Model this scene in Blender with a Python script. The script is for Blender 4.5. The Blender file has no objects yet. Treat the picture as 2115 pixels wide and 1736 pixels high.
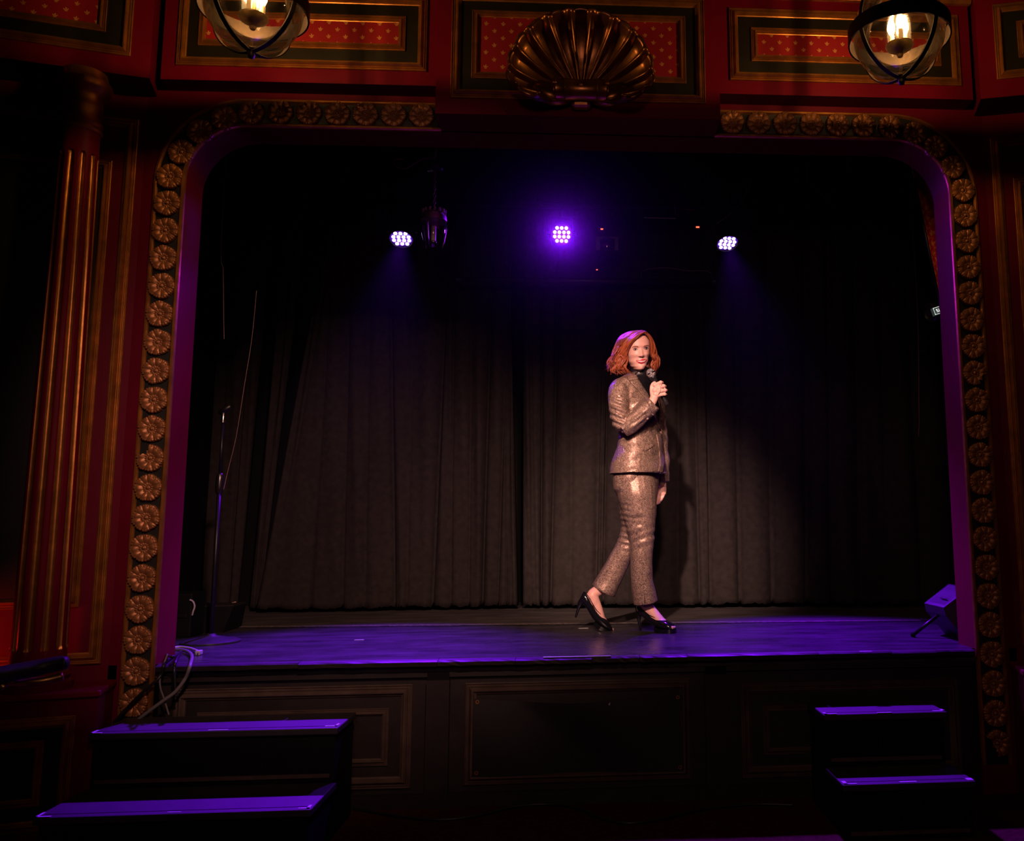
import bpy, bmesh, math, random
from mathutils import Vector, Matrix
from mathutils.bvhtree import BVHTree
import numpy as np

random.seed(7)
scene = bpy.context.scene
COL = scene.collection
PI = math.pi

# ------------------------------------------------------------------ camera
W_PX, H_PX, F_PX, CX_PX, CY_PX = 2115, 1736, 1802.46, 1326.2, 841.05
CAM = Vector((0.0161, -4.1818, 0.5992))
yaw, pitch, roll = (math.radians(a) for a in (3.9797, 7.7037, -0.5341))
fw = Vector((math.sin(yaw)*math.cos(pitch), math.cos(yaw)*math.cos(pitch), math.sin(pitch)))
r0 = Vector((math.cos(yaw), -math.sin(yaw), 0)); u0 = r0.cross(fw)
rt = r0*math.cos(roll) + u0*math.sin(roll); up = u0*math.cos(roll) - r0*math.sin(roll)
cam_data = bpy.data.cameras.new('camera')
cam_data.sensor_fit = 'HORIZONTAL'; cam_data.sensor_width = 36
cam_data.lens = F_PX/W_PX*36
cam_data.shift_x = (W_PX/2-CX_PX)/W_PX
cam_data.shift_y = (CY_PX-H_PX/2)/W_PX
cam_data.clip_start = 0.05
cam = bpy.data.objects.new('camera', cam_data); COL.objects.link(cam)
cam.matrix_world = Matrix(((rt.x, up.x, -fw.x, CAM.x), (rt.y, up.y, -fw.y, CAM.y), (rt.z, up.z, -fw.z, CAM.z), (0, 0, 0, 1)))
scene.camera = cam

def at(px, py, Y):
    """real point at depth Y that was measured at a pixel of the photograph"""
    d = fw + rt*((px-CX_PX)/F_PX) + up*((CY_PX-py)/F_PX)
    return CAM + d*((Y-CAM.y)/d.y)

# ------------------------------------------------------------------ world, view, front-of-house lights
world = bpy.data.worlds.new('world'); scene.world = world; world.use_nodes = True
world.node_tree.nodes['Background'].inputs[0].default_value = (0.30, 0.12, 0.10, 1)
world.node_tree.nodes['Background'].inputs[1].default_value = 0.002
cy = scene.cycles
cy.max_bounces = 5; cy.diffuse_bounces = 2; cy.glossy_bounces = 2; cy.transmission_bounces = 2; cy.transparent_max_bounces = 6; cy.volume_bounces = 0
cy.use_light_tree = True; cy.adaptive_threshold = 0.02; cy.caustics_reflective = False; cy.caustics_refractive = False; cy.sample_clamp_indirect = 2.0
vs = scene.view_settings
vs.view_transform = 'Standard'; vs.look = 'None'; vs.exposure = 0.0; vs.gamma = 1.0; vs.use_curve_mapping = False

def spot(name, loc, target, energy, color, angle, blend, radius):
    l = bpy.data.lights.new(name, 'SPOT'); l.energy = energy; l.color = color
    l.spot_size = math.radians(angle); l.spot_blend = blend; l.shadow_soft_size = radius
    o = bpy.data.objects.new(name, l); COL.objects.link(o); o.location = loc
    o.rotation_euler = (Vector(target)-Vector(loc)).to_track_quat('-Z', 'Y').to_euler()
    o['kind'] = 'helper'
    return o
# spotlights hung over the audience, behind and above the photographer, and one added fill
KEY = spot('key_spotlight', (-0.75, -4.9, 3.35), (0.27, 0.9, 0.95), 2700, (1.0, 0.59, 0.50), 17.5, 1.0, 0.09)
WASH = spot('wash_spotlight', (0.25, -5.0, 3.3), (-0.02, 2.3, 0.22), 700, (1.0, 0.58, 0.46), 25.5, 0.95, 0.10)
FILL = spot('fill_spotlight', (0.60, -5.0, 3.3), (-1.62, 2.3, 0.08), 860, (1.0, 0.53, 0.42), 32, 0.95, 0.10)
SPILL = spot('spill_fill', (-0.2, -5.2, 1.85), (0.0, 0.0, 0.7), 60, (1.0, 0.50, 0.42), 62, 0.8, 0.25)  # added wide fill, no real fixture: lifts the arch gilding and the hanging gear
# small red lamp beside the left wall, low down and just out of the picture
REDL = spot('red_wall_lamp', (-2.90, -0.50, 0.04), (-2.60, -0.17, 0.13), 16, (1.0, 0.030, 0.010), 58, 0.9, 0.03)

# ------------------------------------------------------------------ materials
class X:
    """tiny helper to write node maths"""
    def __init__(s, nt, sock): s.nt = nt; s.s = sock
    def _op(s, op, *o):
        n = s.nt.nodes.new('ShaderNodeMath'); n.operation = op
        for i, v in enumerate((s,)+o):
            if isinstance(v, X): s.nt.links.new(v.s, n.inputs[i])
            else: n.inputs[i].default_value = v
        return X(s.nt, n.outputs[0])
    def __add__(s, o): return s._op('ADD', o)
    def __sub__(s, o): return s._op('SUBTRACT', o)
    def __mul__(s, o): return s._op('MULTIPLY', o)
    def __truediv__(s, o): return s._op('DIVIDE', o)
    def fract(s): return s._op('FRACT')
    def floor(s): return s._op('FLOOR')
    def abs(s): return s._op('ABSOLUTE')
    def max(s, o): return s._op('MAXIMUM', o)
    def min(s, o): return s._op('MINIMUM', o)
    def lt(s, o): return s._op('LESS_THAN', o)
    def gt(s, o): return s._op('GREATER_THAN', o)
    def pow(s, o): return s._op('POWER', o)
    def mod(s, o): return s._op('FLOORED_MODULO', o)

MATS = {}
def rgba(c): return (c[0], c[1], c[2], 1)
def mat(name, color, rough=0.5, metal=0.0, vary=0.0, scale=20.0, bump=0.0, bscale=None, spec=0.5, stretch=(1, 1, 1),
        emit=None, estr=0.0, color2=None, coat=0.0, sheen=0.0, sss=0.0):
    if name in MATS: return MATS[name]
    m = bpy.data.materials.new(name); m.use_nodes = True; nt = m.node_tree
    b = nt.nodes['Principled BSDF']; L = nt.links.new
    b.inputs['Base Color'].default_value = rgba(color); b.inputs['Roughness'].default_value = rough
    b.inputs['Metallic'].default_value = metal; b.inputs['Specular IOR Level'].default_value = spec
    b.inputs['Coat Weight'].default_value = coat
    if sheen: b.inputs['Sheen Weight'].default_value = sheen; b.inputs['Sheen Roughness'].default_value = 0.5
    if sss:
        b.inputs['Subsurface Weight'].default_value = sss; b.inputs['Subsurface Radius'].default_value = (1, 0.35, 0.2); b.inputs['Subsurface Scale'].default_value = 0.008
    if emit is not None:
        b.inputs['Emission Color'].default_value = rgba(emit); b.inputs['Emission Strength'].default_value = estr
    if vary or bump or color2:
        tc = nt.nodes.new('ShaderNodeTexCoord'); mp = nt.nodes.new('ShaderNodeMapping'); mp.inputs['Scale'].default_value = stretch
        L(tc.outputs['Object'], mp.inputs['Vector'])
        if vary or color2:
            n = nt.nodes.new('ShaderNodeTexNoise'); n.inputs['Scale'].default_value = scale; n.inputs['Detail'].default_value = 5
            L(mp.outputs[0], n.inputs['Vector'])
            r = nt.nodes.new('ShaderNodeMapRange'); r.inputs[1].default_value = 0.3; r.inputs[2].default_value = 0.7
            L(n.outputs['Fac'], r.inputs[0])
            mx = nt.nodes.new('ShaderNodeMix'); mx.data_type = 'RGBA'
            c2 = color2 if color2 else tuple(max(0, c*(1-vary)) for c in color)
            mx.inputs[6].default_value = rgba(color); mx.inputs[7].default_value = rgba(c2)
            L(r.outputs[0], mx.inputs[0]); L(mx.outputs[2], b.inputs['Base Color'])
        if bump:
            n2 = nt.nodes.new('ShaderNodeTexNoise'); n2.inputs['Scale'].default_value = bscale or scale; n2.inputs['Detail'].default_value = 4
            L(mp.outputs[0], n2.inputs['Vector'])
            bp = nt.nodes.new('ShaderNodeBump'); bp.inputs['Strength'].default_value = bump; bp.inputs['Distance'].default_value = 0.004
            L(n2.outputs['Fac'], bp.inputs['Height']); L(bp.outputs[0], b.inputs['Normal'])
    if emit is not None and estr < 100: m.cycles.emission_sampling = 'NONE'      # small glows are found by the camera and by reflections
    MATS[name] = m
    return m

def sprig_wallpaper(name, ground, print_col, px=0.081, pz=0.074, size=1.0):
    """red silk wallpaper printed with staggered little golden sprigs, in object x / z"""
    m = bpy.data.materials.new(name); m.use_nodes = True; nt = m.node_tree; L = nt.links.new
    b = nt.nodes['Principled BSDF']; b.inputs['Roughness'].default_value = 0.6; b.inputs['Specular IOR Level'].default_value = 0.3
    tc = nt.nodes.new('ShaderNodeTexCoord'); sp = nt.nodes.new('ShaderNodeSeparateXYZ'); L(tc.outputs['Object'], sp.inputs[0])
    x0, z0 = X(nt, sp.outputs[0]), X(nt, sp.outputs[2])
    mask = None
    for off, sg in ((0.0, 1), (0.5, -1)):
        u = ((x0/px + (0.5+off)).fract() - 0.5)*px
        v = ((z0/pz + (0.31+off)).fract() - 0.5)*pz
        for (cx, cz, a, rx, rz) in ((0, 0.003, 0.25*sg, 0.0032, 0.0085), (-0.0065*sg, -0.001, 0.95*sg, 0.0026, 0.0065),
                                    (0.0060*sg, 0.0, -0.55*sg, 0.0026, 0.0065), (0.0, -0.008, 0.0, 0.0065, 0.0022)):
            ca, sa = math.cos(a), math.sin(a)
            du, dv = u - cx*size, v - cz*size
            p = (du*ca + dv*sa)/(rx*size); q = (dv*ca - du*sa)/(rz*size)
            k = (p*p + q*q).lt(1.0)
            mask = k if mask is None else mask.max(k)
    n = nt.nodes.new('ShaderNodeTexNoise'); n.inputs['Scale'].default_value = 9
    mp = nt.nodes.new('ShaderNodeMapping'); mp.inputs['Scale'].default_value = (60, 1, 1.5); L(tc.outputs['Object'], mp.inputs[0]); L(mp.outputs[0], n.inputs['Vector'])
    g = nt.nodes.new('ShaderNodeMix'); g.data_type = 'RGBA'; L(n.outputs['Fac'], g.inputs[0])
    g.inputs[6].default_value = rgba(ground); g.inputs[7].default_value = rgba(tuple(c*0.72 for c in ground))
    mx = nt.nodes.new('ShaderNodeMix'); mx.data_type = 'RGBA'; L(mask.s, mx.inputs[0]); L(g.outputs[2], mx.inputs[6]); mx.inputs[7].default_value = rgba(print_col)
    L(mx.outputs[2], b.inputs['Base Color'])
    return m

M_RED = mat('oxblood_paint', (0.165, 0.002, 0.019), 0.5, vary=0.25, scale=3, bump=0.10, bscale=14, spec=0.12)
M_REDD = mat('deep_red_paint', (0.125, 0.002, 0.018), 0.5, vary=0.25, scale=3, bump=0.10, bscale=14, spec=0.12)
M_GOLD = mat('antique_gold', (0.60, 0.245, 0.052), 0.36, metal=0.75, vary=0.45, scale=16, bump=0.12, bscale=40)
M_BRONZE = mat('bronze_gilding', (0.40, 0.165, 0.060), 0.45, metal=0.5, vary=0.4, scale=25, bump=0.10, bscale=60)
M_SHELL = mat('shell_gilding', (0.40, 0.16, 0.045), 0.30, metal=0.8, vary=0.6, scale=14, bump=0.15, bscale=30)
M_FIELD = mat('black_green_panel', (0.014, 0.012, 0.006), 0.5, vary=0.4, scale=10, spec=.3)
M_BAND = mat('black_band', (0.008, 0.008, 0.006), 0.55, vary=0.4, scale=12)
M_BLACK = mat('flat_black', (0.004, 0.004, 0.0045), 0.7, vary=0.5, scale=8, spec=0.15)
M_FASCIA = mat('black_stage_paint', (0.018, 0.013, 0.012), 0.5, vary=0.5, scale=9, bump=0.2, bscale=25)
M_FIXT = mat('black_metal', (0.012, 0.011, 0.012), 0.38, metal=0.3, vary=0.3, scale=30)
M_IRON = mat('dark_bronze_iron', (0.020, 0.012, 0.008), 0.45, metal=0.6, vary=0.4, scale=40)
M_CHROME = mat('worn_chrome', (0.55, 0.53, 0.52), 0.22, metal=1.0)
M_WALLP = sprig_wallpaper('red_sprig_wallpaper', (0.36, 0.012, 0.020), (0.55, 0.27, 0.075))
M_CURT = mat('black_velour', (0.035, 0.029, 0.027), 0.9, vary=0.35, scale=24, bump=0.25, bscale=160, spec=0.1, sheen=0.0)
M_TAPE = mat('white_tape', (0.62, 0.60, 0.62), 0.6, vary=0.3, scale=60)
M_CARPET = mat('dark_red_carpet', (0.075, 0.020, 0.016), 0.95, vary=0.5, scale=60, bump=0.6, bscale=300, spec=0.05)

# ------------------------------------------------------------------ mesh builder
def ident(p): return p
def wloc(o):
    v = Vector((0, 0, 0))
    while o is not None: v = v + o.location; o = o.parent
    return v
class MB:
    def __init__(s, tf=None): s.v = []; s.f = []; s.m = []; s.tf = tf or ident; s.cur = 0
    def p(s, *c):
        s.v.append(Vector(s.tf(Vector(c if len(c) > 1 else c[0])))); return len(s.v)-1
    def face(s, *i): s.f.append(tuple(i)); s.m.append(s.cur)
    def box(s, x0, x1, y0, y1, z0, z1, bev=0.0):
        if bev <= 0:
            i = [s.p(x, y, z) for z in (z0, z1) for y in (y0, y1) for x in (x0, x1)]
            for q in ((0, 1, 3, 2), (4, 6, 7, 5), (0, 4, 5, 1), (2, 3, 7, 6), (0, 2, 6, 4), (1, 5, 7, 3)): s.face(*[i[k] for k in q])
            return s
        b = min(bev, (x1-x0)*.45, (y1-y0)*.45, (z1-z0)*.45)
        bm = bmesh.new(); bmesh.ops.create_cube(bm, size=1)
        for v in bm.verts: v.co = Vector(((x0+x1)/2+v.co.x*(x1-x0), (y0+y1)/2+v.co.y*(y1-y0), (z0+z1)/2+v.co.z*(z1-z0)))
        bmesh.ops.bevel(bm, geom=list(bm.edges), offset=b, segments=2, profile=0.5, affect='EDGES')
        return s.bm(bm)
    def bm(s, bm, mx=None):
        base = len(s.v)
        bm.verts.ensure_lookup_table()
        for k, v in enumerate(bm.verts): v.index = k; s.p(mx @ v.co if mx else v.co)
        for f in bm.faces: s.face(*[base+v.index for v in f.verts])
        bm.free(); return s
    def rings(s, rings, close=True, cap0=True, cap1=True):
        idx = [[s.p(q) for q in r] for r in rings]
        n = len(idx[0])
        for a, b in zip(idx, idx[1:]):
            for k in range(n if close else n-1):
                s.face(a[k], a[(k+1) % n], b[(k+1) % n], b[k])
        if cap0: s.face(*reversed(idx[0]))
        if cap1: s.face(*idx[-1])
        return idx
    def tube(s, pts, r, n=10, cap=True, closed=False):
        pts = [Vector(p) for p in pts]; N = len(pts)
        rr = r if hasattr(r, '__len__') else [r]*N
        rings = []; prev = None
        for i, p in enumerate(pts):
            if closed: t = (pts[(i+1) % N]-pts[i-1]).normalized()
            else: t = (pts[min(i+1, N-1)]-pts[max(i-1, 0)]).normalized()
            if prev is None:
                a = Vector((0, 0, 1)) if abs(t.z) < .9 else Vector((1, 0, 0)); nx = t.cross(a).normalized()
            else: nx = (prev - t*prev.dot(t)).normalized()
            prev = nx; ny = t.cross(nx)
            rings.append([p+(nx*math.cos(2*PI*k/n)+ny*math.sin(2*PI*k/n))*rr[i] for k in range(n)])
        if closed: rings.append(rings[0]); cap = False
        s.rings(rings, True, cap, cap); return s
    def lathe(s, prof, c=(0, 0, 0), n=32, axis=(0, 0, 1), cap=True):
        c = Vector(c); ax = Vector(axis).normalized()
        a = Vector((1, 0, 0)) if abs(ax.x) < .9 else Vector((0, 1, 0)); e1 = (a-ax*a.dot(ax)).normalized(); e2 = ax.cross(e1)
        s.rings([[c+ax*h+(e1*math.cos(2*PI*k/n)+e2*math.sin(2*PI*k/n))*max(r, 1e-5) for k in range(n)] for r, h in prof], True, cap, cap); return s
    def grid(s, fn, nu, nv):
        idx = [[s.p(fn(i/nu, j/nv)) for i in range(nu+1)] for j in range(nv+1)]
        for j in range(nv):
            for i in range(nu): s.face(idx[j][i], idx[j][i+1], idx[j+1][i+1], idx[j+1][i])
        return s
    def frame(s, a0, a1, z0, z1, w, h, n0, out=-1, prof=None):
        """mitred moulding round a rectangle in the (a, z) plane; n is the second coordinate, out its outward sign"""
        prof = prof or GOLDP
        rings = []
        for t, q in prof:
            d = t*w
            rings.append([(a, n0+out*q*h, z) for a, z in ((a0+d, z0+d), (a1-d, z0+d), (a1-d, z1-d), (a0+d, z1-d))])
        s.rings(rings, True, False, False); return s
    def build(s, name, material, parent=None, smooth=False, recalc=True, angle=None, **kw):
        off = wloc(parent)
        me = bpy.data.meshes.new(name); me.from_pydata([tuple(v-off) for v in s.v], [], s.f)
        ms = material if isinstance(material, (list, tuple)) else [material]
        for m in ms: me.materials.append(m)
        if len(ms) > 1: me.polygons.foreach_set('material_index', s.m)
        if recalc:
            b = bmesh.new(); b.from_mesh(me); bmesh.ops.recalc_face_normals(b, faces=b.faces); b.to_mesh(me); b.free()
        if smooth:
            me.polygons.foreach_set('use_smooth', [True]*len(me.polygons))
            if angle is not None:
                try: me.set_sharp_from_angle(angle=math.radians(angle))
                except Exception: pass
        me.update()
        return add(name, me, parent, **kw)
GOLDP = [(0, 0), (0.0, .45), (.07, .55), (.13, .30), (.20, .30), (.25, .55), (.32, .55), (.37, .35), (.46, .75), (.58, 1), (.70, .95), (.80, .55), (.84, .55), (.88, .40), (.97, .30), (1, 0)]

def add(name, data, parent=None, label=None, cat=None, group=None, kind=None, loc=None, rot=None):
    o = bpy.data.objects.new(name, data); COL.objects.link(o)
    if parent is not None: o.parent = parent
    if loc is not None: o.location = loc
    if rot is not None: o.rotation_euler = rot
    if label: o['label'] = label
    if cat: o['category'] = cat
    if group: o['group'] = group
    if kind: o['kind'] = kind
    return o
def thing(name, label, cat, loc=(0, 0, 0), group=None, kind=None, rot=None):
    return add(name, None, None, label, cat, group, kind, loc, rot)

def arch(inset, zb, n=14):
    wx, zt, R = 2.045-inset, 2.70-inset, 0.43-inset
    pts = [(-wx, zb), (-wx, zt-R)]
    pts += [(-wx+R-R*math.cos(a), zt-R+R*math.sin(a)) for a in [PI/2*k/n for k in range(1, n+1)]]
    return pts + [(-x, z) for x, z in reversed(pts)]
ZF = -0.66          # auditorium floor; the stage floor is z = 0
# ================================================================== the setting
# auditorium floor, ceiling, stage floor
MB().box(-3.4, 3.4, -5.6, 0.03, ZF-0.1, ZF).build('floor', M_CARPET, label='dark red carpeted auditorium floor in front of the stage', cat='floor', kind='structure')
MB().box(-3.4, 3.4, -5.6, 3.2, 3.75, 3.85).build('ceiling', M_BLACK, label='black ceiling over auditorium and stage', cat='ceiling', kind='structure')

def stage_mat(name, base, scuff, rough):
    m = bpy.data.materials.new(name); m.use_nodes = True; nt = m.node_tree; L = nt.links.new
    b = nt.nodes['Principled BSDF']; tc = nt.nodes.new('ShaderNodeTexCoord')
    n = nt.nodes.new('ShaderNodeTexNoise'); n.inputs['Scale'].default_value = 3.2; n.inputs['Detail'].default_value = 9; n.inputs['Roughness'].default_value = 0.68
    mp = nt.nodes.new('ShaderNodeMapping'); mp.inputs['Scale'].default_value = (0.8, 2.4, 1); L(tc.outputs['Object'], mp.inputs[0]); L(mp.outputs[0], n.inputs['Vector'])
    r = nt.nodes.new('ShaderNodeMapRange'); r.inputs[1].default_value = 0.38; r.inputs[2].default_value = 0.72; L(n.outputs['Fac'], r.inputs[0])
    mx = nt.nodes.new('ShaderNodeMix'); mx.data_type = 'RGBA'; mx.inputs[6].default_value = rgba(base); mx.inputs[7].default_value = rgba(scuff); L(r.outputs[0], mx.inputs[0]); L(mx.outputs[2], b.inputs['Base Color'])
    rr = nt.nodes.new('ShaderNodeMapRange'); rr.inputs[3].default_value = rough; rr.inputs[4].default_value = rough+0.25; L(n.outputs['Fac'], rr.inputs[0]); L(rr.outputs[0], b.inputs['Roughness'])
    n2 = nt.nodes.new('ShaderNodeTexNoise'); n2.inputs['Scale'].default_value = 45; n2.inputs['Detail'].default_value = 6; L(tc.outputs['Object'], n2.inputs['Vector'])
    bp = nt.nodes.new('ShaderNodeBump'); bp.inputs['Strength'].default_value = 0.22; bp.inputs['Distance'].default_value = 0.003; L(n2.outputs['Fac'], bp.inputs['Height']); L(bp.outputs[0], b.inputs['Normal'])
    return m
M_STAGE = stage_mat('glossy_black_stage_paint', (0.022, 0.020, 0.024), (0.070, 0.064, 0.070), 0.16)
M_BACKST = stage_mat('dull_black_boards', (0.030, 0.025, 0.023), (0.085, 0.072, 0.066), 0.55)
st = thing('stage_floor', 'scuffed black stage floor with a worn front edge', 'stage floor', kind='structure')
seam = lambda x: 1.345 - 0.065*x
def slab(mb, ya, yb, zt, x0=-2.75, x1=2.75, n=24):
    for i in range(n):
        a, b = x0+(x1-x0)*i/n, x0+(x1-x0)*(i+1)/n
        t = [mb.p(a, ya(a), zt), mb.p(b, ya(b), zt), mb.p(b, yb(b), zt), mb.p(a, yb(a), zt)]
        d = [mb.p(a, ya(a), zt-.06), mb.p(b, ya(b), zt-.06), mb.p(b, yb(b), zt-.06), mb.p(a, yb(a), zt-.06)]
        mb.face(*t); mb.face(t[0], d[0], d[1], t[1]); mb.face(t[2], d[2], d[3], t[3])
    return mb
slab(MB(), lambda x: 0.03 if abs(x) < 1.9 else 0.0, seam, 0.0).build('apron', M_STAGE, st)
slab(MB(), lambda x: seam(x)+0.004, lambda x: 3.1, 0.004).build('rear_boards', M_BACKST, st, label='duller rear stage boards')
# dusty seam where apron and rear boards meet, ragged on both sides
mb = MB(); random.seed(3)
xs = [-2.3+4.4*i/150 for i in range(151)]
idx = []
for x in xs:
    w = 0.016+0.016*random.random()
    idx.append((mb.p(x, seam(x)-w, 0.0032), mb.p(x, seam(x)+w*0.9, 0.0072)))
for a, b in zip(idx, idx[1:]): mb.face(a[0], b[0], b[1], a[1])
mb.build('dust_line', mat('floor_dust', (0.15, 0.12, 0.105), 0.95, vary=0.75, scale=45), st, label='pale line of dust along the floor seam')
# worn nosing along the front of the stage: chipped board edges with their own breaks
mb = MB(); random.seed(11)
x = -1.885
noses = []
while x < 1.885:
    w = random.choice((0.22, 0.35, 0.5, 0.62)); x1 = min(1.885, x+w)
    dz = random.uniform(-.004, .0005); dy = random.uniform(-.004, .004)
    noses.append((x, x1, dz, dy)); x = x1+0.002
for a, b, dz, dy in noses:
    q = MB()
    nseg = 10; rings = []
    for i in range(nseg+1):
        xx = a+(b-a)*i/nseg; j = random.uniform(-.003, .002)
        rings.append([(xx, 0.034, -.001), (xx, -0.018+dy, dz-.001), (xx, -0.026+dy+j, dz-.007), (xx, -0.024+dy, -.026+j), (xx, -0.008, -.030), (xx, 0.034, -.030)])
    q.rings(rings)
    q.build('nosing_board', M_FASCIA, st)

# white scuffed tape along the edge
mb = MB(); pa, pb = at(1122, 1354, -0.012), at(1262, 1352.5, -0.012)
mb.box(pa.x, pb.x, -0.016, 0.004, 0.0006, 0.0022)
mb.build('edge_tape', M_TAPE, st, label='strip of white tape on the stage edge')
for (px, py, w) in ((1788, 1345.0, .06), (1205, 1297, .06), (742, 1321, .05)):
    q = at(px, py, 0); d = (q-CAM); t = -CAM.z/d.z; q = CAM+d*t
    MB().box(q.x-w/2, q.x+w/2, q.y-.006, q.y+.006, 0.0005, 0.0018).build('tape_scrap', M_TAPE, st)

# ---- stage front
fa = thing('wall_stage_front', 'black panelled front of the stage below the floor edge', 'stage front', kind='structure')
MB().box(-1.9, 1.9, 0.06, 0.10, ZF, -0.03).build('backing_board', M_FASCIA, fa)
MB().box(-1.9, 1.9, 0.035, 0.06, -0.085, -0.03).build('top_rail', M_FASCIA, fa)
MB().box(-1.9, 1.9, 0.03, 0.06, ZF, -0.60).build('skirting', M_FASCIA, fa)
for cx in (-0.645, 0.645):
    MB().box(cx-.052, cx+.052, 0.022, 0.06, ZF, -0.098).build('pilaster', M_FASCIA, fa)
    MB().box(cx-.05, cx+.05, 0.03, 0.06, -0.098, -0.062).build('pilaster_block', M_BLACK, fa)
M_BLKM = mat('black_moulding_paint', (0.10, 0.070, 0.056), 0.3, vary=0.4, scale=14)
for (x0, x1, z0, z1, inner) in ((-1.83, -0.765, -0.575, -0.118, True), (-0.523, 0.525, -0.57, -0.118, False), (0.765, 1.825, -0.575, -0.145, True)):
    MB().frame(x0, x1, z0, z1, 0.052, 0.026, 0.06).build('panel_moulding', M_BLKM, fa, smooth=True, angle=30)
    if inner:
        MB().frame(x0+.105, x1-.105, z0+.10, z1-.105, 0.032, 0.018, 0.06).build('inner_moulding', M_BLKM, fa, smooth=True, angle=30)

# black cloth banner hung in the middle panel, with brass grommets
bn = thing('cloth_banner', 'black cloth banner with brass eyelets hung across the middle stage panel', 'banner', loc=(0, 0.05, -0.53))
def ban(u, v):
    x = -0.485+0.97*u; z = -0.535+0.35*v
    sag = 0.018*math.sin(PI*u)*(v > .9)
    y = 0.040 - 0.006*math.sin(9*u+3*v) - 0.012*max(0, math.sin(PI*u))*abs(math.sin(5*(u+v*.4)))*v
    return (x, y, z - 0.03*math.sin(PI*u)*v*v + 0.01*math.sin(PI*u)*(1-v))
mb = MB(); mb.grid(ban, 48, 14); mb.build('cloth', mat('banner_cloth', (0.006, 0.006, 0.007), 0.55, vary=.3, scale=20), bn, smooth=True, recalc=False)
for u, v in ((0.02, .96), (0.02, .06), (.98, .96), (.985, .06)):
    q = Vector(ban(u, v)); MB().lathe([(0.005, 0.0), (0.009, 0.001), (0.009, 0.004), (0.005, 0.004), (0.004, 0.0)], q+Vector((0, -.001, 0)), 16, (0, -1, 0), cap=False).build('eyelet', M_BRONZE, bn)
q = at(1257, 1457, 0.03)
mb = MB(); a = [mb.p(q+Vector(d)) for d in ((-.01, 0, -.012), (0, -.004, .008), (.008, -.006, .018), (.004, -.002, -.006))]; mb.face(*a)
mb.build('torn_corner', M_TAPE, bn)

# ---- proscenium wall and arch
wf = thing('wall_front', 'dark oxblood red wall around the stage arch', 'wall', kind='structure')
A = arch(0.0, ZF)
def outerpt(x, z):
    if z < 2.27: return (math.copysign(2.35, x), z)
    if abs(x) <= 1.615: return (x, 3.75)
    t = math.atan2(z-2.27, abs(x)-1.615)/(PI/2)
    L = (3.75-2.27)+(2.35-1.615); d = t*L
    return (math.copysign(2.35, x), 2.27+d) if d < 3.75-2.27 else (math.copysign(2.35-(d-(3.75-2.27)), x), 3.75)
mb = MB()
for (a, b) in zip(A, A[1:]):
    c, d = outerpt(*b), outerpt(*a)
    mb.face(mb.p(a[0], 0, a[1]), mb.p(b[0], 0, b[1]), mb.p(c[0], 0, c[1]), mb.p(d[0], 0, d[1]))
    mb.face(mb.p(a[0], .17, a[1]), mb.p(b[0], .17, b[1]), mb.p(c[0], .17, c[1]), mb.p(d[0], .17, d[1]))
    if d[0] != c[0] and d[1] != c[1]:
        e = (math.copysign(2.35, a[0]), 3.75)
        mb.face(mb.p(d[0], 0, d[1]), mb.p(c[0], 0, c[1]), mb.p(e[0], 0, e[1]))
mb.build('red_plaster', M_REDD, wf, recalc=False)

pr = thing('trim_1', 'rosette-studded proscenium arch framing the stage opening', 'proscenium arch', kind='structure')
def arch_strip(i0, i1, y0, y1, zb, name, m, prof=None, smooth=True):
    """profile [(inset, y)] swept along the arch"""
    prof = prof or [(i0, y1), (i0, y0), (i1, y0), (i1, y1)]
    loops = [arch(i, zb, 20) for i, _ in prof]
    mb = MB(); idx = [[mb.p(x, y, z) for x, z in lp] for lp, (_, y) in zip(loops, prof)]
    for a, b in zip(idx, idx[1:]):
        for k in range(len(a)-1): mb.face(a[k], a[k+1], b[k+1], b[k])
    return mb.build(name, m, pr, smooth=smooth, angle=40, recalc=False)
arch_strip(0, 0, 0, 0, ZF+.12, 'dark_band', M_BAND, [(0.018, 0.0), (0.022, -0.006), (0.128, -0.006), (0.133, 0.0)])
arch_strip(0, 0, 0, 0, ZF+.12, 'outer_gilt_lip', M_GOLD, [(0.0, 0.0), (0.0, -0.008), (0.006, -0.014), (0.014, -0.014), (0.018, -0.010), (0.022, -0.004)])
arch_strip(0, 0, 0, 0, ZF+.12, 'inner_gilt_lip', M_GOLD, [(0.128, -0.004), (0.130, -0.014), (0.137, -0.020), (0.146, -0.020), (0.150, -0.014), (0.150, 0.0)])
arch_strip(0, 0, 0, 0, 0.0, 'reveal', M_RED, [(0.149, -0.010), (0.149, 0.185), (0.13, 0.19), (0.0, 0.19)])
for sx in (-1, 1):
    MB().box(min(sx*1.885, sx*2.05), max(sx*1.885, sx*2.05), -0.03, 0.02, ZF, ZF+.13, .006).build('plinth_block', M_REDD, pr)

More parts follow.
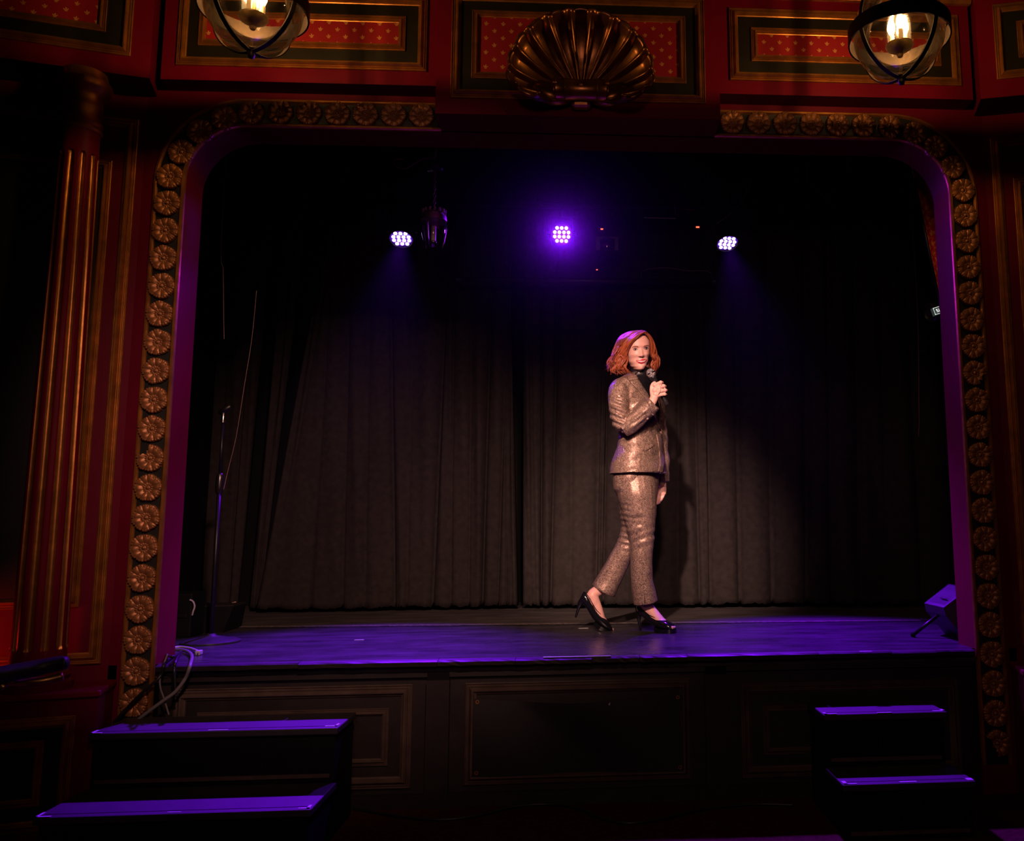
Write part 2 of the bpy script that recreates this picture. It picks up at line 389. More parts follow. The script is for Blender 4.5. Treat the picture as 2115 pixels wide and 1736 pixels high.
# rosette: ruffled layered petals round a beaded eye
def rosette_mesh(seed=0, broken=None):
    rnd = random.Random(seed); mb = MB()
    NR, NS, R = 22, 120, 0.0630
    P = 10; ph = rnd.random()*6
    idx = []
    def sst(x, a, c): x = max(0, min(1, (x-a)/(c-a))); return x*x*(3-2*x)
    for j in range(NR+1):
        t = j/NR; row = []
        for k in range(NS):
            a0 = 2*PI*k/NS
            a = a0 + .05*t*math.sin(3*a0+ph)
            u = (P*a/(2*PI)) % 1.0 - .5                # place across one petal
            gro = math.exp(-((abs(u)-.5)/.055)**2)     # cleft between petals
            body = 1-(2*u)**2                          # petal bulge
            lobe = .5+.5*math.cos(6*PI*u)
            vein = math.cos(10*PI*u)
            big = 1+.03*math.sin(a0*5+ph)
            edge = big*(1 + (0.05*body + 0.03*lobe - 0.05)*sst(t, .72, 1) - .05*gro*sst(t, .8, 1))
            r = R*t*edge
            if t < .12: h = 0.0165+0.003*math.cos(t/.12*PI/2)
            elif t < .20: h = 0.0120
            elif t < .34: h = 0.0115+0.0065*math.sin((t-.20)/.14*PI)*(.55+.45*math.cos(12*a0))
            else:
                s = (t-.34)/.66
                h = 0.0110 + 0.0070*math.sin(PI*(s*.85+.05)) + 0.0034*body*math.sin(PI*min(1, s)) - 0.0045*gro*s
                h += 0.00055*vein*s*(1.2-s)*2
                h += 0.0045*sst(s, .70, .88)*(.2+.8*lobe) - 0.012*sst(s, .92, 1.0)
            row.append(mb.p(r*math.cos(a0), -h, r*math.sin(a0)))
        idx.append(row)
    rim = [mb.p(R*.97*math.cos(2*PI*k/NS), 0.001, R*.97*math.sin(2*PI*k/NS)) for k in range(NS)]
    idx.append(rim)
    for j in range(NR+1):
        for k in range(NS):
            if broken is not None:
                a = 2*PI*(k+.5)/NS; d = (a-broken[0]+PI) % (2*PI)-PI
                if abs(d) < broken[1] and j > broken[2]*1.33+2*math.cos(7*a): continue
            mb.face(idx[j][k], idx[j][(k+1) % NS], idx[j+1][(k+1) % NS], idx[j+1][k])
    me = bpy.data.meshes.new('rosette'); me.from_pydata([tuple(v) for v in mb.v], [], mb.f); me.materials.append(M_BRONZE)
    me.polygons.foreach_set('use_smooth', [True]*len(me.polygons)); me.update()
    return me
ROS = [rosette_mesh(k) for k in range(3)]
BROK = [rosette_mesh(1, (2.2, .55, 8)), rosette_mesh(2, (3.6, 1.0, 7)), rosette_mesh(0, (5.6, .5, 10))]
spots = []
for sx in (-1, 1):
    for i in range(20): spots.append((sx*1.972, 2.154-.1362*i, sx, i))
    for (x, z) in ((1.967, 2.288), (1.921, 2.413), (1.838, 2.519), (1.728, 2.590), (1.600, 2.623)): spots.append((sx*x, z, sx, -1))
    for k in range(7): spots.append((sx*(1.462-.1366*k), 2.627, sx, -2))
rnd = random.Random(5)
for x, z, sx, i in spots:
    if z < ZF+.2: continue
    me = ROS[rnd.randrange(3)]
    if sx < 0 and i == 9: me = BROK[0]
    if sx > 0 and i == 19: me = BROK[1]
    if sx > 0 and i == 6: me = BROK[2]
    o = add('rosette', me, pr, loc=(x, -0.006, z), rot=(0, rnd.choice((0, .28, .57, .85))+(0 if me in ROS else 0), 0))
    if me in BROK: o.rotation_euler = (0, 0, 0); o['label'] = 'chipped gilt rosette with petals missing'

# ---- upper panels: middle box, side boxes
def panel_box(name, label, x0, x1, y, zb, fr, inn, wp, kids_cornice=True):
    t = thing(name, label, 'panelled frieze', kind='structure')
    MB().box(x0, x1, y, 0.0, zb, 3.75).build('red_box', M_RED, t)
    (a0, a1, b0, b1) = fr
    MB().frame(a0, a1, b0, b1, 0.046, 0.024, y).build('outer_gilt_moulding', M_GOLD, t, smooth=True, angle=30)
    MB().box(a0+.03, a1-.03, y-.004, y+.01, b0+.03, b1-.03).build('dark_field', M_FIELD, t)
    (c0, c1, d0, d1) = inn
    MB().frame(c0, c1, d0, d1, 0.036, 0.018, y-.004).build('inner_gilt_moulding', M_GOLD, t, smooth=True, angle=30)
    (e0, e1, f0, f1) = wp
    MB().box(e0-.006, e1+.006, y-.008, y, f0-.006, f1+.006).build('sprig_wallpaper_panel', M_WALLP, t)
    prof = [(0, 0), (.02, .0), (.03, .015), (.045, .02), (.06, .04), (.075, .045), (.075, .06), (0, .06)]
    mb = MB(); mb.rings([[(xx, y-d, 3.245+h) for d, h in prof] for xx in (x0-.01, x1+.01)])
    mb.build('gilt_cornice', M_GOLD, t, smooth=True, angle=30)
    return t
panel_box('trim_2', 'projecting middle frieze box behind the gilded shell', -.680, .688, -.20, 2.55, (-.610, .617, 2.627, 3.172), (-.512, .522, 2.727, 3.078), (-.474, .484, 2.763, 3.044))
panel_box('trim_3', 'frieze box with long sprig panel above the arch, by the mic stand side', -1.995, -.681, -.11, 2.735, (-1.925, -.742, 2.806, 3.192), (-1.828, -.846, 2.908, 3.088), (-1.796, -.876, 2.944, 3.056))
panel_box('trim_4', 'frieze box with long sprig panel above the arch, by the floor monitor side', .689, 2.006, -.11, 2.733, (.757, 1.946, 2.803, 3.190), (.866, 1.846, 2.906, 3.086), (.898, 1.812, 2.942, 3.054))

# ---- canted side walls
CA, SA = math.cos(math.radians(15)), math.sin(math.radians(15))
def side_tf(sx):
    def tf(v):  # local (u outward, n towards the room, z)
        u, n, z = v
        return Vector((sx*(2.10+CA*u-SA*n), -SA*u-CA*n, z))
    return tf
M_SIDEBLACK = mat('black_panel', (0.006, 0.006, 0.006), 0.5, vary=0.4, scale=6)
for sx, nm, nm2 in ((-1, 'wall_left', 'beside the fluted column'), (1, 'wall_right', 'with the floor monitor in front')):
    tf = side_tf(sx)
    w = thing(nm, 'canted dark red side wall with gilt panel frames ' + nm2, 'wall', kind='structure')
    MB(tf).box(-.02, 1.3, -.12, 0, ZF, 3.75).build('red_plaster', M_REDD, w)
    MB(tf).frame(.030, 1.25, .012, 2.573, 0.052, 0.026, 0, out=1).build('outer_gilt_moulding', M_GOLD, w, smooth=True, angle=30)
    MB(tf).frame(.130, 1.15, .262, 2.350, 0.044, 0.022, 0, out=1).build('inner_gilt_moulding', M_GOLD, w, smooth=True, angle=30)
    MB(tf).box(.16, 1.12, 0, .006, .29, 2.32).build('black_field', M_SIDEBLACK, w)
    MB(tf).box(-.04, 1.3, 0, .20, 2.700, 3.75).build('upper_box', M_RED, w)
    MB(tf).frame(.042, 1.2, 2.79, 3.192, 0.046, 0.024, .20, out=1).build('upper_gilt_moulding', M_GOLD, w, smooth=True, angle=30)
    MB(tf).box(.07, 1.17, .20, .204, 2.82, 3.16).build('upper_dark_field', M_FIELD, w)
    MB(tf).frame(.150, 1.1, 2.892, 3.09, 0.036, 0.018, .204, out=1).build('upper_inner_moulding', M_GOLD, w, smooth=True, angle=30)
    MB(tf).box(.18, 1.07, .204, .208, 2.925, 3.057).build('sprig_wallpaper_panel', M_WALLP, w)
    # dado pedestal with ledge
    MB(tf).box(-.03, 1.3, 0, .28, ZF, -.085).build('dado', M_REDD, w)
    MB(tf).box(-.04, 1.3, 0, .30, -.085, -.060, .006).build('dado_ledge', M_RED, w)
    MB(tf).frame(.045, 1.2, ZF+.06, -.155, 0.046, 0.022, .28, out=1).build('dado_moulding', M_GOLD, w, smooth=True, angle=30)
    MB(tf).box(.085, 1.16, .28, .283, ZF+.10, -.195).build('dado_field', M_SIDEBLACK, w)
    MB(tf).frame(.150, 1.1, ZF+.16, -.245, 0.032, 0.016, .283, out=1).build('dado_inner_moulding', M_GOLD, w, smooth=True, angle=30)

# ---- stage house: black walls, soffits
for nm, b in (('wall_stage_left', (-2.85, -2.75, .19, 3.1)), ('wall_stage_right', (2.75, 2.85, .19, 3.1)), ('wall_back', (-2.85, 2.85, 3.0, 3.1))):
    MB().box(b[0], b[1], b[2], b[3], 0, 3.75).build(nm, M_BLACK, label={'wall_stage_left': 'black stage wall behind the mic stand', 'wall_stage_right': 'black stage wall behind the floor monitor', 'wall_back': 'black rear wall behind the stage curtains'}[nm], cat='wall', kind='structure')
# ================================================================== ornaments and lamps on the house side
# ---- fluted column in front of the left side wall
tf = side_tf(-1)
cbase = tf(Vector((.232, .15, -.06)))
cl = thing('fluted_column', 'dark red fluted column with gilded flutes and capital at the wall panel', 'column', loc=cbase)
ZC0, ZC1 = 0.07, 2.475           # local heights of shaft
def rad(z): return 0.104 - 0.027*(z/2.5)**1.25
NFL = 11
def groove(a, z, lo=.16, hi=2.36):
    d = (a*NFL/(2*PI)) % 1.0 - .5
    half = .26
    if z < lo or z > hi: return 0
    e = min(z-lo, hi-z); cap = math.sqrt(max(0, 1-(1-min(1, e/.02))**2))
    h2 = half*cap
    if abs(d) >= h2 or h2 <= 0: return 0
    return math.sqrt(1-(d/h2)**2)
zs = [ZC0, .12, .155, .163, .17, .18] + [.18+2.16*k/30 for k in range(1, 31)] + [2.35, 2.357, 2.362, 2.40, ZC1]
mb = MB(); NA = NFL*12
mb.rings([[cbase+Vector(((rad(z)-.012*groove(2*PI*k/NA, z))*math.cos(2*PI*k/NA), (rad(z)-.012*groove(2*PI*k/NA, z))*math.sin(2*PI*k/NA), z)) for k in range(NA)] for z in zs])
mb.build('shaft', M_RED, cl, smooth=True, angle=50)
mb = MB()
rows = []
for z in [.163, .17, .18] + [.18+2.16*k/24 for k in range(1, 25)] + [2.35, 2.357]:
    row = []
    for q in range(9):
        d = (q/8-.5)*.50; a = (d+.5)*2*PI/NFL
        rr = rad(z)-.012*groove(a, z)+.0012
        row.append((rr*math.cos(a), rr*math.sin(a), z))
    rows.append(row)
mb.rings(rows, close=False, cap0=False, cap1=False)
fl = mb.build('flute', M_GOLD, cl, smooth=True)
fm = fl.data
for v in fm.vertices: v.co = v.co+cbase     # mesh is local to the column axis
for k in range(1, NFL): add('flute', fm, cl, rot=(0, 0, 2*PI*k/NFL))
MB().lathe([(.11, .0), (.135, .0), (.135, .03), (.118, .04), (.125, .055), (.112, .07), (.10, .08)], cbase, 40).build('base', M_REDD, cl, smooth=True, angle=40)
MB().lathe([(.077, 2.468), (.084, 2.472), (.088, 2.482), (.084, 2.492), (.080, 2.497), (.086, 2.503), (.089, 2.513), (.083, 2.524), (.079, 2.535), (.079, 2.58), (.083, 2.585), (.083, 2.595), (.08, 2.60),
            (.082, 2.640), (.095, 2.658), (.110, 2.672), (.117, 2.690), (.114, 2.708), (.100, 2.716), (.09, 2.76)], cbase, 48).build('capital', M_GOLD, cl, smooth=True, angle=40)

# ---- scallop shell
SC = at(1200, 186, -.30)
sh = thing('scallop_shell', 'large gilded scallop shell ornament over the middle of the arch', 'ornament', loc=(SC.x, -.20, SC.z))
mb = MB(); NA, NR = 264, 30
RIBS = 13
rows = []
for j in range(NR+1):
    t = j/NR; row = []
    for k in range(NA+1):
        f = k/NA; ang = math.radians(-26)+math.radians(232)*f
        ph = f*RIBS
        rib = math.cos(2*PI*ph)
        # outline: broad fan, flatter below
        R = 0.315 + 0.03*math.cos(ang-PI/2) + 0.016*abs(math.sin(PI*ph))**.7
        if ang < 0: R *= 1-.30*(-ang/math.radians(26))**1.3
        if ang > PI: R *= 1-.30*((ang-PI)/math.radians(26))**1.3
        r = 0.045+(R-0.045)*t
        amp = 0.040*t**.7*(1-.25*t)
        bowl = 0.085*(1-(1-t)**2)*.4 + 0.11*t**3.0
        h = 0.05 + bowl + amp*(max(0, rib)**2.2-.35) + 0.010*math.cos(6*PI*ph)*t*(1-t)*1.2*(rib > 0)
        if t > .93: h += .020*(t-.93)/.07 + .010*abs(math.sin(PI*ph))
        x = r*math.cos(ang)*1.02; z = r*math.sin(ang)*.96
        row.append((SC.x+x, -.20-h, SC.z+z))
    rows.append(row)
mb.rings(rows, close=False, cap0=False, cap1=False)
o = mb.build('fan', M_SHELL, sh, smooth=True, recalc=False)
md = o.modifiers.new('thickness', 'SOLIDIFY'); md.thickness = 0.012; md.offset = 0
# scroll at the hinge with volute ends and centre stud
mb = MB()
mb.lathe([(.042, -.124), (.050, -.118), (.051, -.080), (.054, -.075), (.051, -.069), (.047, 0), (.051, .069), (.054, .075), (.051, .080), (.050, .118), (.042, .124)], (SC.x, -.30, SC.z), 36, (1, 0, 0))
mb.build('scroll_roll', M_SHELL, sh, smooth=True, angle=40)
for sx in (-1, 1):
    pts = []; rr = []
    for k in range(40):
        a = k/39*3.6*PI; r = .050*(1-k/39*.82)
        pts.append((SC.x+sx*(.122+.010*k/39), -.30-r*math.cos(a), SC.z+r*math.sin(a))); rr.append(.010*(1-k/39*.6))
    MB().tube(pts, rr, 8).build('volute', M_SHELL, sh, smooth=True)
    # rolled lower lobe of the shell
    pts = [(SC.x+sx*(.06+.20*t), -.25-.03*math.sin(PI*t), SC.z-.012-.028*math.sin(PI*t)+.09*t*t) for t in [q/14 for q in range(15)]]
    MB().tube(pts, [.018+.022*math.sin(PI*(.15+.75*q/14)) for q in range(15)], 14).build('lower_lobe', M_SHELL, sh, smooth=True)
MB().lathe([(.009, 0), (.009, .006), (.006, .010), (.001, .011)], (SC.x, -.345, SC.z), 16, (0, -1, 0)).build('stud', M_BRONZE, sh, smooth=True)
MB().box(SC.x-.05, SC.x+.05, -.27, -.20, SC.z-.060, SC.z+.02, .02).build('hinge_block', M_SHELL, sh)

# ---- globe lanterns
def clear_glass():
    m = bpy.data.materials.new('clear_globe_glass'); m.use_nodes = True; nt = m.node_tree; nt.nodes.clear(); L = nt.links.new
    out = nt.nodes.new('ShaderNodeOutputMaterial'); tr = nt.nodes.new('ShaderNodeBsdfTransparent'); gl = nt.nodes.new('ShaderNodeBsdfGlossy')
    gl.inputs['Roughness'].default_value = 0.06; gl.inputs['Color'].default_value = (1, .95, .88, 1)
    tr.inputs['Color'].default_value = (0.93, 0.90, 0.84, 1)
    lw = nt.nodes.new('ShaderNodeFresnel'); lw.inputs['IOR'].default_value = 1.5
    sc_ = X(nt, lw.outputs[0])*0.8 + 0.02
    mx = nt.nodes.new('ShaderNodeMixShader'); L(sc_.s, mx.inputs[0]); L(tr.outputs[0], mx.inputs[1]); L(gl.outputs[0], mx.inputs[2]); L(mx.outputs[0], out.inputs[0])
    return m
M_GLASS = clear_glass()
def bulb_glass():
    m = bpy.data.materials.new('glowing_bulb_glass'); m.use_nodes = True; nt = m.node_tree; nt.nodes.clear(); L = nt.links.new
    out = nt.nodes.new('ShaderNodeOutputMaterial'); tr = nt.nodes.new('ShaderNodeBsdfTransparent'); em = nt.nodes.new('ShaderNodeEmission')
    em.inputs[0].default_value = (1, .62, .26, 1); em.inputs[1].default_value = 5.0
    mx = nt.nodes.new('ShaderNodeAddShader'); L(tr.outputs[0], mx.inputs[0]); L(em.outputs[0], mx.inputs[1]); L(mx.outputs[0], out.inputs[0])
    m.cycles.emission_sampling = 'NONE'
    return m
M_BULB = bulb_glass()
M_FILA = mat('white_hot_filament', (1, .8, .5), .4, emit=(1.0, .50, .17), estr=1700)
M_SLEEVE = mat('cream_candle_sleeve', (.75, .55, .30), .5, emit=(1, .45, .12), estr=0.5)
M_PLATE = mat('old_brass_plate', (.30, .20, .07), .42, metal=.7, vary=.5, scale=50)
def lantern(c, label, turn):
    c = Vector(c)            # centre of the candle plate
    t = thing('globe_lantern', label, 'lantern', loc=c, group='globe lanterns hanging in front of the frieze')
    rc = c+Vector((0, 0, .055)); R = .205
    NS = 64
    mb = MB(); mb.rings([[rc+Vector((r*math.cos(2*PI*k/NS), r*math.sin(2*PI*k/NS), h)) for r, h in ((R, -.032), (R+.007, -.032), (R+.007, .032), (R, .032))] for k in range(NS)]+[[rc+Vector((r, 0, h)) for r, h in ((R, -.032), (R+.007, -.032), (R+.007, .032), (R, .032))]], True, False, False)
    mb.build('equator_ring', M_IRON, t, smooth=True, angle=40)
    RG, HB, HT = .190, .185, .23
    prof = [(RG*math.cos(a), (HB if a < 0 else HT)*math.sin(a)) for a in [(-90+4+k*(176/36))*PI/180 for k in range(36)]]
    MB().lathe(prof, rc, 48, cap=False).build('glass_globe', M_GLASS, t, smooth=True)
    for q in range(4):
        a0 = math.radians(turn+90*q); d = Vector((math.cos(a0), math.sin(a0), 0)); n = Vector((-math.sin(a0), math.cos(a0), 0))
        rings = []
        for k in range(33):
            a = (-90+k*180/32)*PI/180; H = (HB if a < 0 else HT)+.012
            pth = rc+d*((R+.002)*math.cos(a))+Vector((0, 0, H*math.sin(a)))
            rad_ = (d*math.cos(a)+Vector((0, 0, math.sin(a)))).normalized()
            rings.append([pth+n*w+rad_*h for w, h in ((-.010, 0), (.010, 0), (.010, .005), (-.010, .005))])
        mb = MB(); mb.rings(rings); mb.build('curved_strap', M_IRON, t)
    MB().lathe([(.001, -.035), (.011, -.030), (.015, -.018), (.011, -.006), (.012, 0), (.022, .004), (.012, .012)], rc+Vector((0, 0, -HB-.012)), 24).build('finial', M_IRON, t, smooth=True)
    MB().lathe([(.010, -.050), (.014, -.040), (.010, -.030), (.030, -.024), (.052, -.010), (.058, 0), (.056, .006), (.045, .004), (.02, .006)], c, 40).build('candle_plate', M_PLATE, t, smooth=True, angle=40)
    MB().tube([c+Vector((0, 0, .0)), c+Vector((0, 0, .29))], .006, 10).build('stem', M_PLATE, t)
    for q in range(3):
        a = math.radians(20+120*q); p = c+Vector((.032*math.cos(a), .032*math.sin(a), 0))
        MB().lathe([(.011, .006), (.011, .055), (.009, .058)], p, 16).build('candle_sleeve', M_SLEEVE, t, smooth=True, angle=40)
        MB().lathe([(.006, .058), (.011, .066), (.0175, .085), (.016, .105), (.010, .125), (.004, .142), (.001, .150)], p, 16).build('bulb', M_BULB, t, smooth=True)
        MB().lathe([(.001, .080), (.005, .082), (.005, .108), (.001, .110)], p, 10).build('filament', M_FILA, t, smooth=True)
    mb = MB(); z = HT+.055
    MB().lathe([(.001, z+.03), (.02, z+.02), (.03, z), (.03, z-.01)], c, 24).build('cap', M_IRON, t, smooth=True)
    for k in range(int((3.75-c.z-z)/.035)+1):
        zz = c.z+z+.035*k+.02
        if zz > 3.74: break
        ax = Vector((1, 0, 0)) if k % 2 else Vector((0, 1, 0))
        pts = [Vector((c.x, c.y, zz))+ax*(.010*math.cos(a))+Vector((0, 0, .022*math.sin(a))) for a in [2*PI*q/12 for q in range(12)]]
        mb.tube(pts, .003, 6, closed=True)
    mb.build('chain', M_IRON, t, smooth=True)
    return t
PL = at(523, 37, -.80); PRR = at(1858, 95, -.80)
lantern(PL, 'lit globe lantern cut by the top of the picture, over the mic stand side', 66)
lantern(PRR, 'lit globe lantern with whole glass bowl in view, over the floor monitor side', 23)
# ================================================================== on stage
# ---- curtains: each panel hangs from creases measured along hem and along mid height
def curtain(name, label, creases, yb, depth=.07, z0=.035, z1=3.3, pw=.4, ragged=0.006, seed=1, bow=0.0):
    """creases: (x at hem px, x at y=800 px[, depth factor]) of the photograph at depth yb"""
    rnd = random.Random(seed)
    cs = []
    for c in creases:
        a, b = at(c[0], 1258, yb), at(c[1], 800, yb)
        cs.append((a.x, a.z, b.x, b.z, c[2] if len(c) > 2 else 1.0))
    def cx(c, z): return c[0]+(c[2]-c[0])*(z-c[1])/(c[3]-c[1])
    NZ, NF = 44, 14
    zz = [z0+(z1-z0)*(j/NZ)**1.15 for j in range(NZ+1)]
    mb = MB(); idx = []
    wob = [(rnd.uniform(0, 6), rnd.uniform(.5, 1.4), rnd.uniform(-1, 1)) for _ in cs]
    for j, z in enumerate(zz):
        row = []
        for i in range(len(cs)-1):
            xa, xb = cx(cs[i], z), cx(cs[i+1], z)
            n = NF if i < len(cs)-2 else NF+1
            w = abs(xb-xa)
            for k in range(n):
                t = k/NF
                dd = cs[i][4]*(1-t)+cs[i+1][4]*t
                s = max(0.0, math.sin(PI*t))**pw
                y = yb + depth*dd*(1-s)*min(1, w/.12+.25)
                ph, fq, am = wob[i]
                y += .010*am*math.sin(2*PI*t*1.0+ph+fq*z)*(s) + .006*math.sin(7*t+3*z+ph)*s
                y += .02*math.sin(1.7*z+ph)*s*.4 + bow*((xa+xb)/2)
                zj = z
                if j == 0: zj = z + rnd.uniform(-ragged, ragged) + .006*math.sin(5*t+i)
                row.append(mb.p(xa+(xb-xa)*t, y, zj))
        idx.append(row)
    for a, b in zip(idx, idx[1:]):
        for k in range(len(a)-1): mb.face(a[k], a[k+1], b[k+1], b[k])
    o = mb.build(name, M_CURT, label=label, cat='curtain', group='black stage curtains', smooth=True, recalc=False)
    m = o.modifiers.new('thickness', 'SOLIDIFY'); m.thickness = .004
    return o
curtain('stage_curtain', 'black velour curtain leg hanging beside the mic stand, next to a dark gap',
        [(330, 340), (372, 385), (398, 402), (440, 462, .6), (468, 502), (487, 530)], 2.52, seed=4, depth=.06)
curtain('stage_curtain', 'narrow dark fold of curtain in the gap beside the widest panel', [(514, 556), (527, 574), (534, 590)], 2.44, seed=6, depth=.05)
curtain('stage_curtain', 'widest black velour curtain, left of the middle parting, with slanted edge folds',
        [(524, 611), (552, 634, .25), (640, 668, .35), (706, 716, .45), (752, 760, .3), (815, 808, 1), (838, 848, .4), (891, 913, 1.2), (930, 935, .5), (968, 972, .5), (995, 1008, 1.2), (1027, 1043, .8), (1050, 1053, .8), (1070, 1059, 1.2)], 2.33, seed=2)
curtain('stage_curtain', 'black velour curtain behind the woman, right of the middle parting',
        [(1077, 1078, 1.2), (1098, 1098, .3), (1117, 1118, 1.3), (1136, 1147, 1.1), (1180, 1185, .3), (1231, 1242, 1.2), (1244, 1252, 1.2), (1300, 1304, .35), (1352, 1356, .4), (1400, 1400, .7), (1443, 1433, .8), (1464, 1457, 1), (1524, 1517, 1.2), (1589, 1583, 1.3), (1657, 1655, 1.4), (1705, 1699, 1), (1765, 1752, 1), (1815, 1800, .6), (1880, 1860, 1), (1950, 1930, 1), (2040, 2010, 1)], 2.30, seed=9, bow=-.12)

# ---- lighting pipes and masking border
pp = thing('lighting_pipe', 'long thin black lighting pipe carrying the three LED lamps', 'pipe', loc=(0, 1.80, 2.86))
MB().tube([(-2.7, 1.80, 2.86), (2.7, 1.80, 2.86)], .024, 14).build('pipe_tube', M_FIXT, pp, smooth=True)
for x in (-2.2, -.6, .7, 2.2): MB().tube([(x, 1.80, 2.86), (x, 1.80, 3.75)], .008, 8).build('hanger_rod', M_FIXT, pp)
a, b = at(948, 581, 2.05), at(1474, 579, 2.05)
p2 = thing('lighting_pipe', 'short grey pipe with end caps in front of the curtain tops', 'pipe', loc=(0, 2.05, a.z))
MB().tube([(a.x, 2.05, (a.z+b.z)/2), (b.x, 2.05, (a.z+b.z)/2)], .020, 16).build('pipe_tube', mat('grey_pipe', (.07, .065, .07), .4, metal=.6, vary=.4, scale=12), p2, smooth=True)
for q in (a, b):
    MB().lathe([(.012, -.02), (.026, -.016), (.026, .016), (.012, .02)], (q.x, 2.05, (a.z+b.z)/2), 20, (1, 0, 0)).build('end_cap', M_FIXT, p2, smooth=True, angle=40)
    MB().tube([(q.x, 2.05, (a.z+b.z)/2), (q.x, 2.05, 3.75)], .006, 8).build('hanger_rod', M_FIXT, p2)
bd = MB(); bd.grid(lambda u, v: (-2.7+5.4*u, .75+.02*math.sin(40*u), 2.98+.77*v), 160, 3)
o = bd.build('border_curtain', M_CURT, label='short black masking border hung behind the top of the arch', cat='curtain', smooth=True, recalc=False); o.modifiers.new('thickness', 'SOLIDIFY').thickness = .006

# ---- LED par lamps
M_LED = mat('lit_violet_led', (.8, .6, 1), .3, emit=(.66, .42, 1.0), estr=3.2)
M_LEDRIM = mat('violet_lens_plate', (.05, .01, .12), .3, emit=(.13, .01, .75), estr=1.0)
def par(c, aim, label, R, energy, angle, blend=.7):
    c = Vector(c); d = (Vector(aim)-c).normalized()
    t = thing('led_par', label, 'stage light', loc=c, group='violet LED par lamps on the lighting pipe')
    e1 = d.cross(Vector((0, 0, 1))).normalized(); e2 = e1.cross(d)
    MB().lathe([(R*.30, -.15), (R*.75, -.145), (R*.98, -.12), (R*1.04, -.03), (R*1.12, -.02), (R*1.12, .012), (R*1.02, .012), (R*1.0, -.004)], c, 40, d).build('can', M_FIXT, t, smooth=True, angle=35)
    MB().lathe([(.001, 0), (R*1.02, 0), (R*1.02, -.006), (.001, -.006)], c-d*.004, 40, d, cap=False).build('lens_plate', M_LEDRIM, t)
    rows = ((3, .62), (4, .21), (4, -.21), (3, -.62))
    for n, v in rows:
        for k in range(n):
            u = (k-(n-1)/2)*.445
            p = c+e1*(u*R)+e2*(v*R)+d*.001
            MB().lathe([(R*.172, 0), (R*.172, .006), (R*.11, .010), (.001, .011)], p, 16, d).build('lens', M_LED, t, smooth=True)
    # yoke and clamp up to the pipe
    y0 = c-d*.06
    for s in (-1, 1):
        MB().tube([y0+e1*(s*R*1.12), y0+e1*(s*R*1.2), y0+e1*(s*R*1.2)+Vector((0, 0, .12))], .007, 8).build('yoke_arm', M_FIXT, t)
        MB().lathe([(.014, 0), (.014, .02), (.008, .025)], y0+e1*(s*R*1.15), 14, e1*s).build('yoke_knob', M_FIXT, t)
    MB().box(y0.x-R*1.22, y0.x+R*1.22, y0.y-.012, y0.y+.012, y0.z+.115, y0.z+.125).build('yoke_bar', M_FIXT, t)
    MB().tube([(y0.x, y0.y, y0.z+.12), (y0.x, 1.80, 2.85)], .012, 10).build('clamp', M_FIXT, t)
    s = spot('par_beam', c+d*.03, aim, energy, (.20, .006, 1.0), angle, blend, .05)
    s.parent = t; s.location = d*.03
    return t
LP, CP, RP = at(829, 492, 1.76), at(1160, 484, 1.76), at(1502, 501, 1.76)
par(LP, (-1.18, 0.40, 0), 'violet LED lamp beside the unlit hanging lantern', .077, 1500, 50, .95)
par(CP, (0.10, -3.0, 0.75), 'glaring violet LED lamp in the middle, over the curtain parting', .072, 560, 112, 1.0)
par(RP, (1.32, 0.45, 0), 'violet LED lamp on the pipe above the woman, by the red indicator', .074, 1500, 50, .95)

# square hanging frame above the middle lamp
hf = thing('hanging_frame', 'thin black metal frame hanging above the middle LED lamp', 'frame', loc=at(1160, 380, 1.70))
def tubepx(name, pts, Y, r, m, parent, n=8):
    return MB().tube([at(x, y, Y) for x, y in pts], r, n).build(name, m, parent, smooth=True)
tubepx('cross_bar', [(1108, 330), (1212, 332)], 1.70, .010, M_FIXT, hf)
tubepx('cross_bar', [(1130, 360), (1195, 361)], 1.70, .007, M_FIXT, hf)
tubepx('drop_post', [(1114, 366), (1117, 425)], 1.66, .014, M_FIXT, hf); tubepx('drop_post', [(1206, 366), (1207, 420)], 1.66, .014, M_FIXT, hf)
for x_, y_ in ((1130, 362), (1200, 365)):
    q = at(x_, y_, 1.70); MB().tube([q, (q.x, q.y, 3.75)], .008, 8).build('upper_post', M_FIXT, hf, smooth=True)
tubepx('side_link', [(1114, 368), (1130, 361)], 1.68, .007, M_FIXT, hf); tubepx('side_link', [(1206, 368), (1195, 361)], 1.68, .007, M_FIXT, hf)
vf = thing('angle_bracket', 'dim metal bracket of two slanting bars high above the floor monitor', 'bracket', loc=at(1708, 410, 1.2))
tubepx('slant_bar', [(1668, 372), (1708, 412)], 1.2, .006, M_FIXT, vf); tubepx('slant_bar', [(1708, 412), (1752, 352)], 1.2, .006, M_FIXT, vf)
for x_, y_ in ((1668, 372), (1752, 352)):
    q = at(x_, y_, 1.2); MB().tube([q, (q.x, q.y, 3.75)], .005, 8).build('drop_rod', M_FIXT, vf, smooth=True)

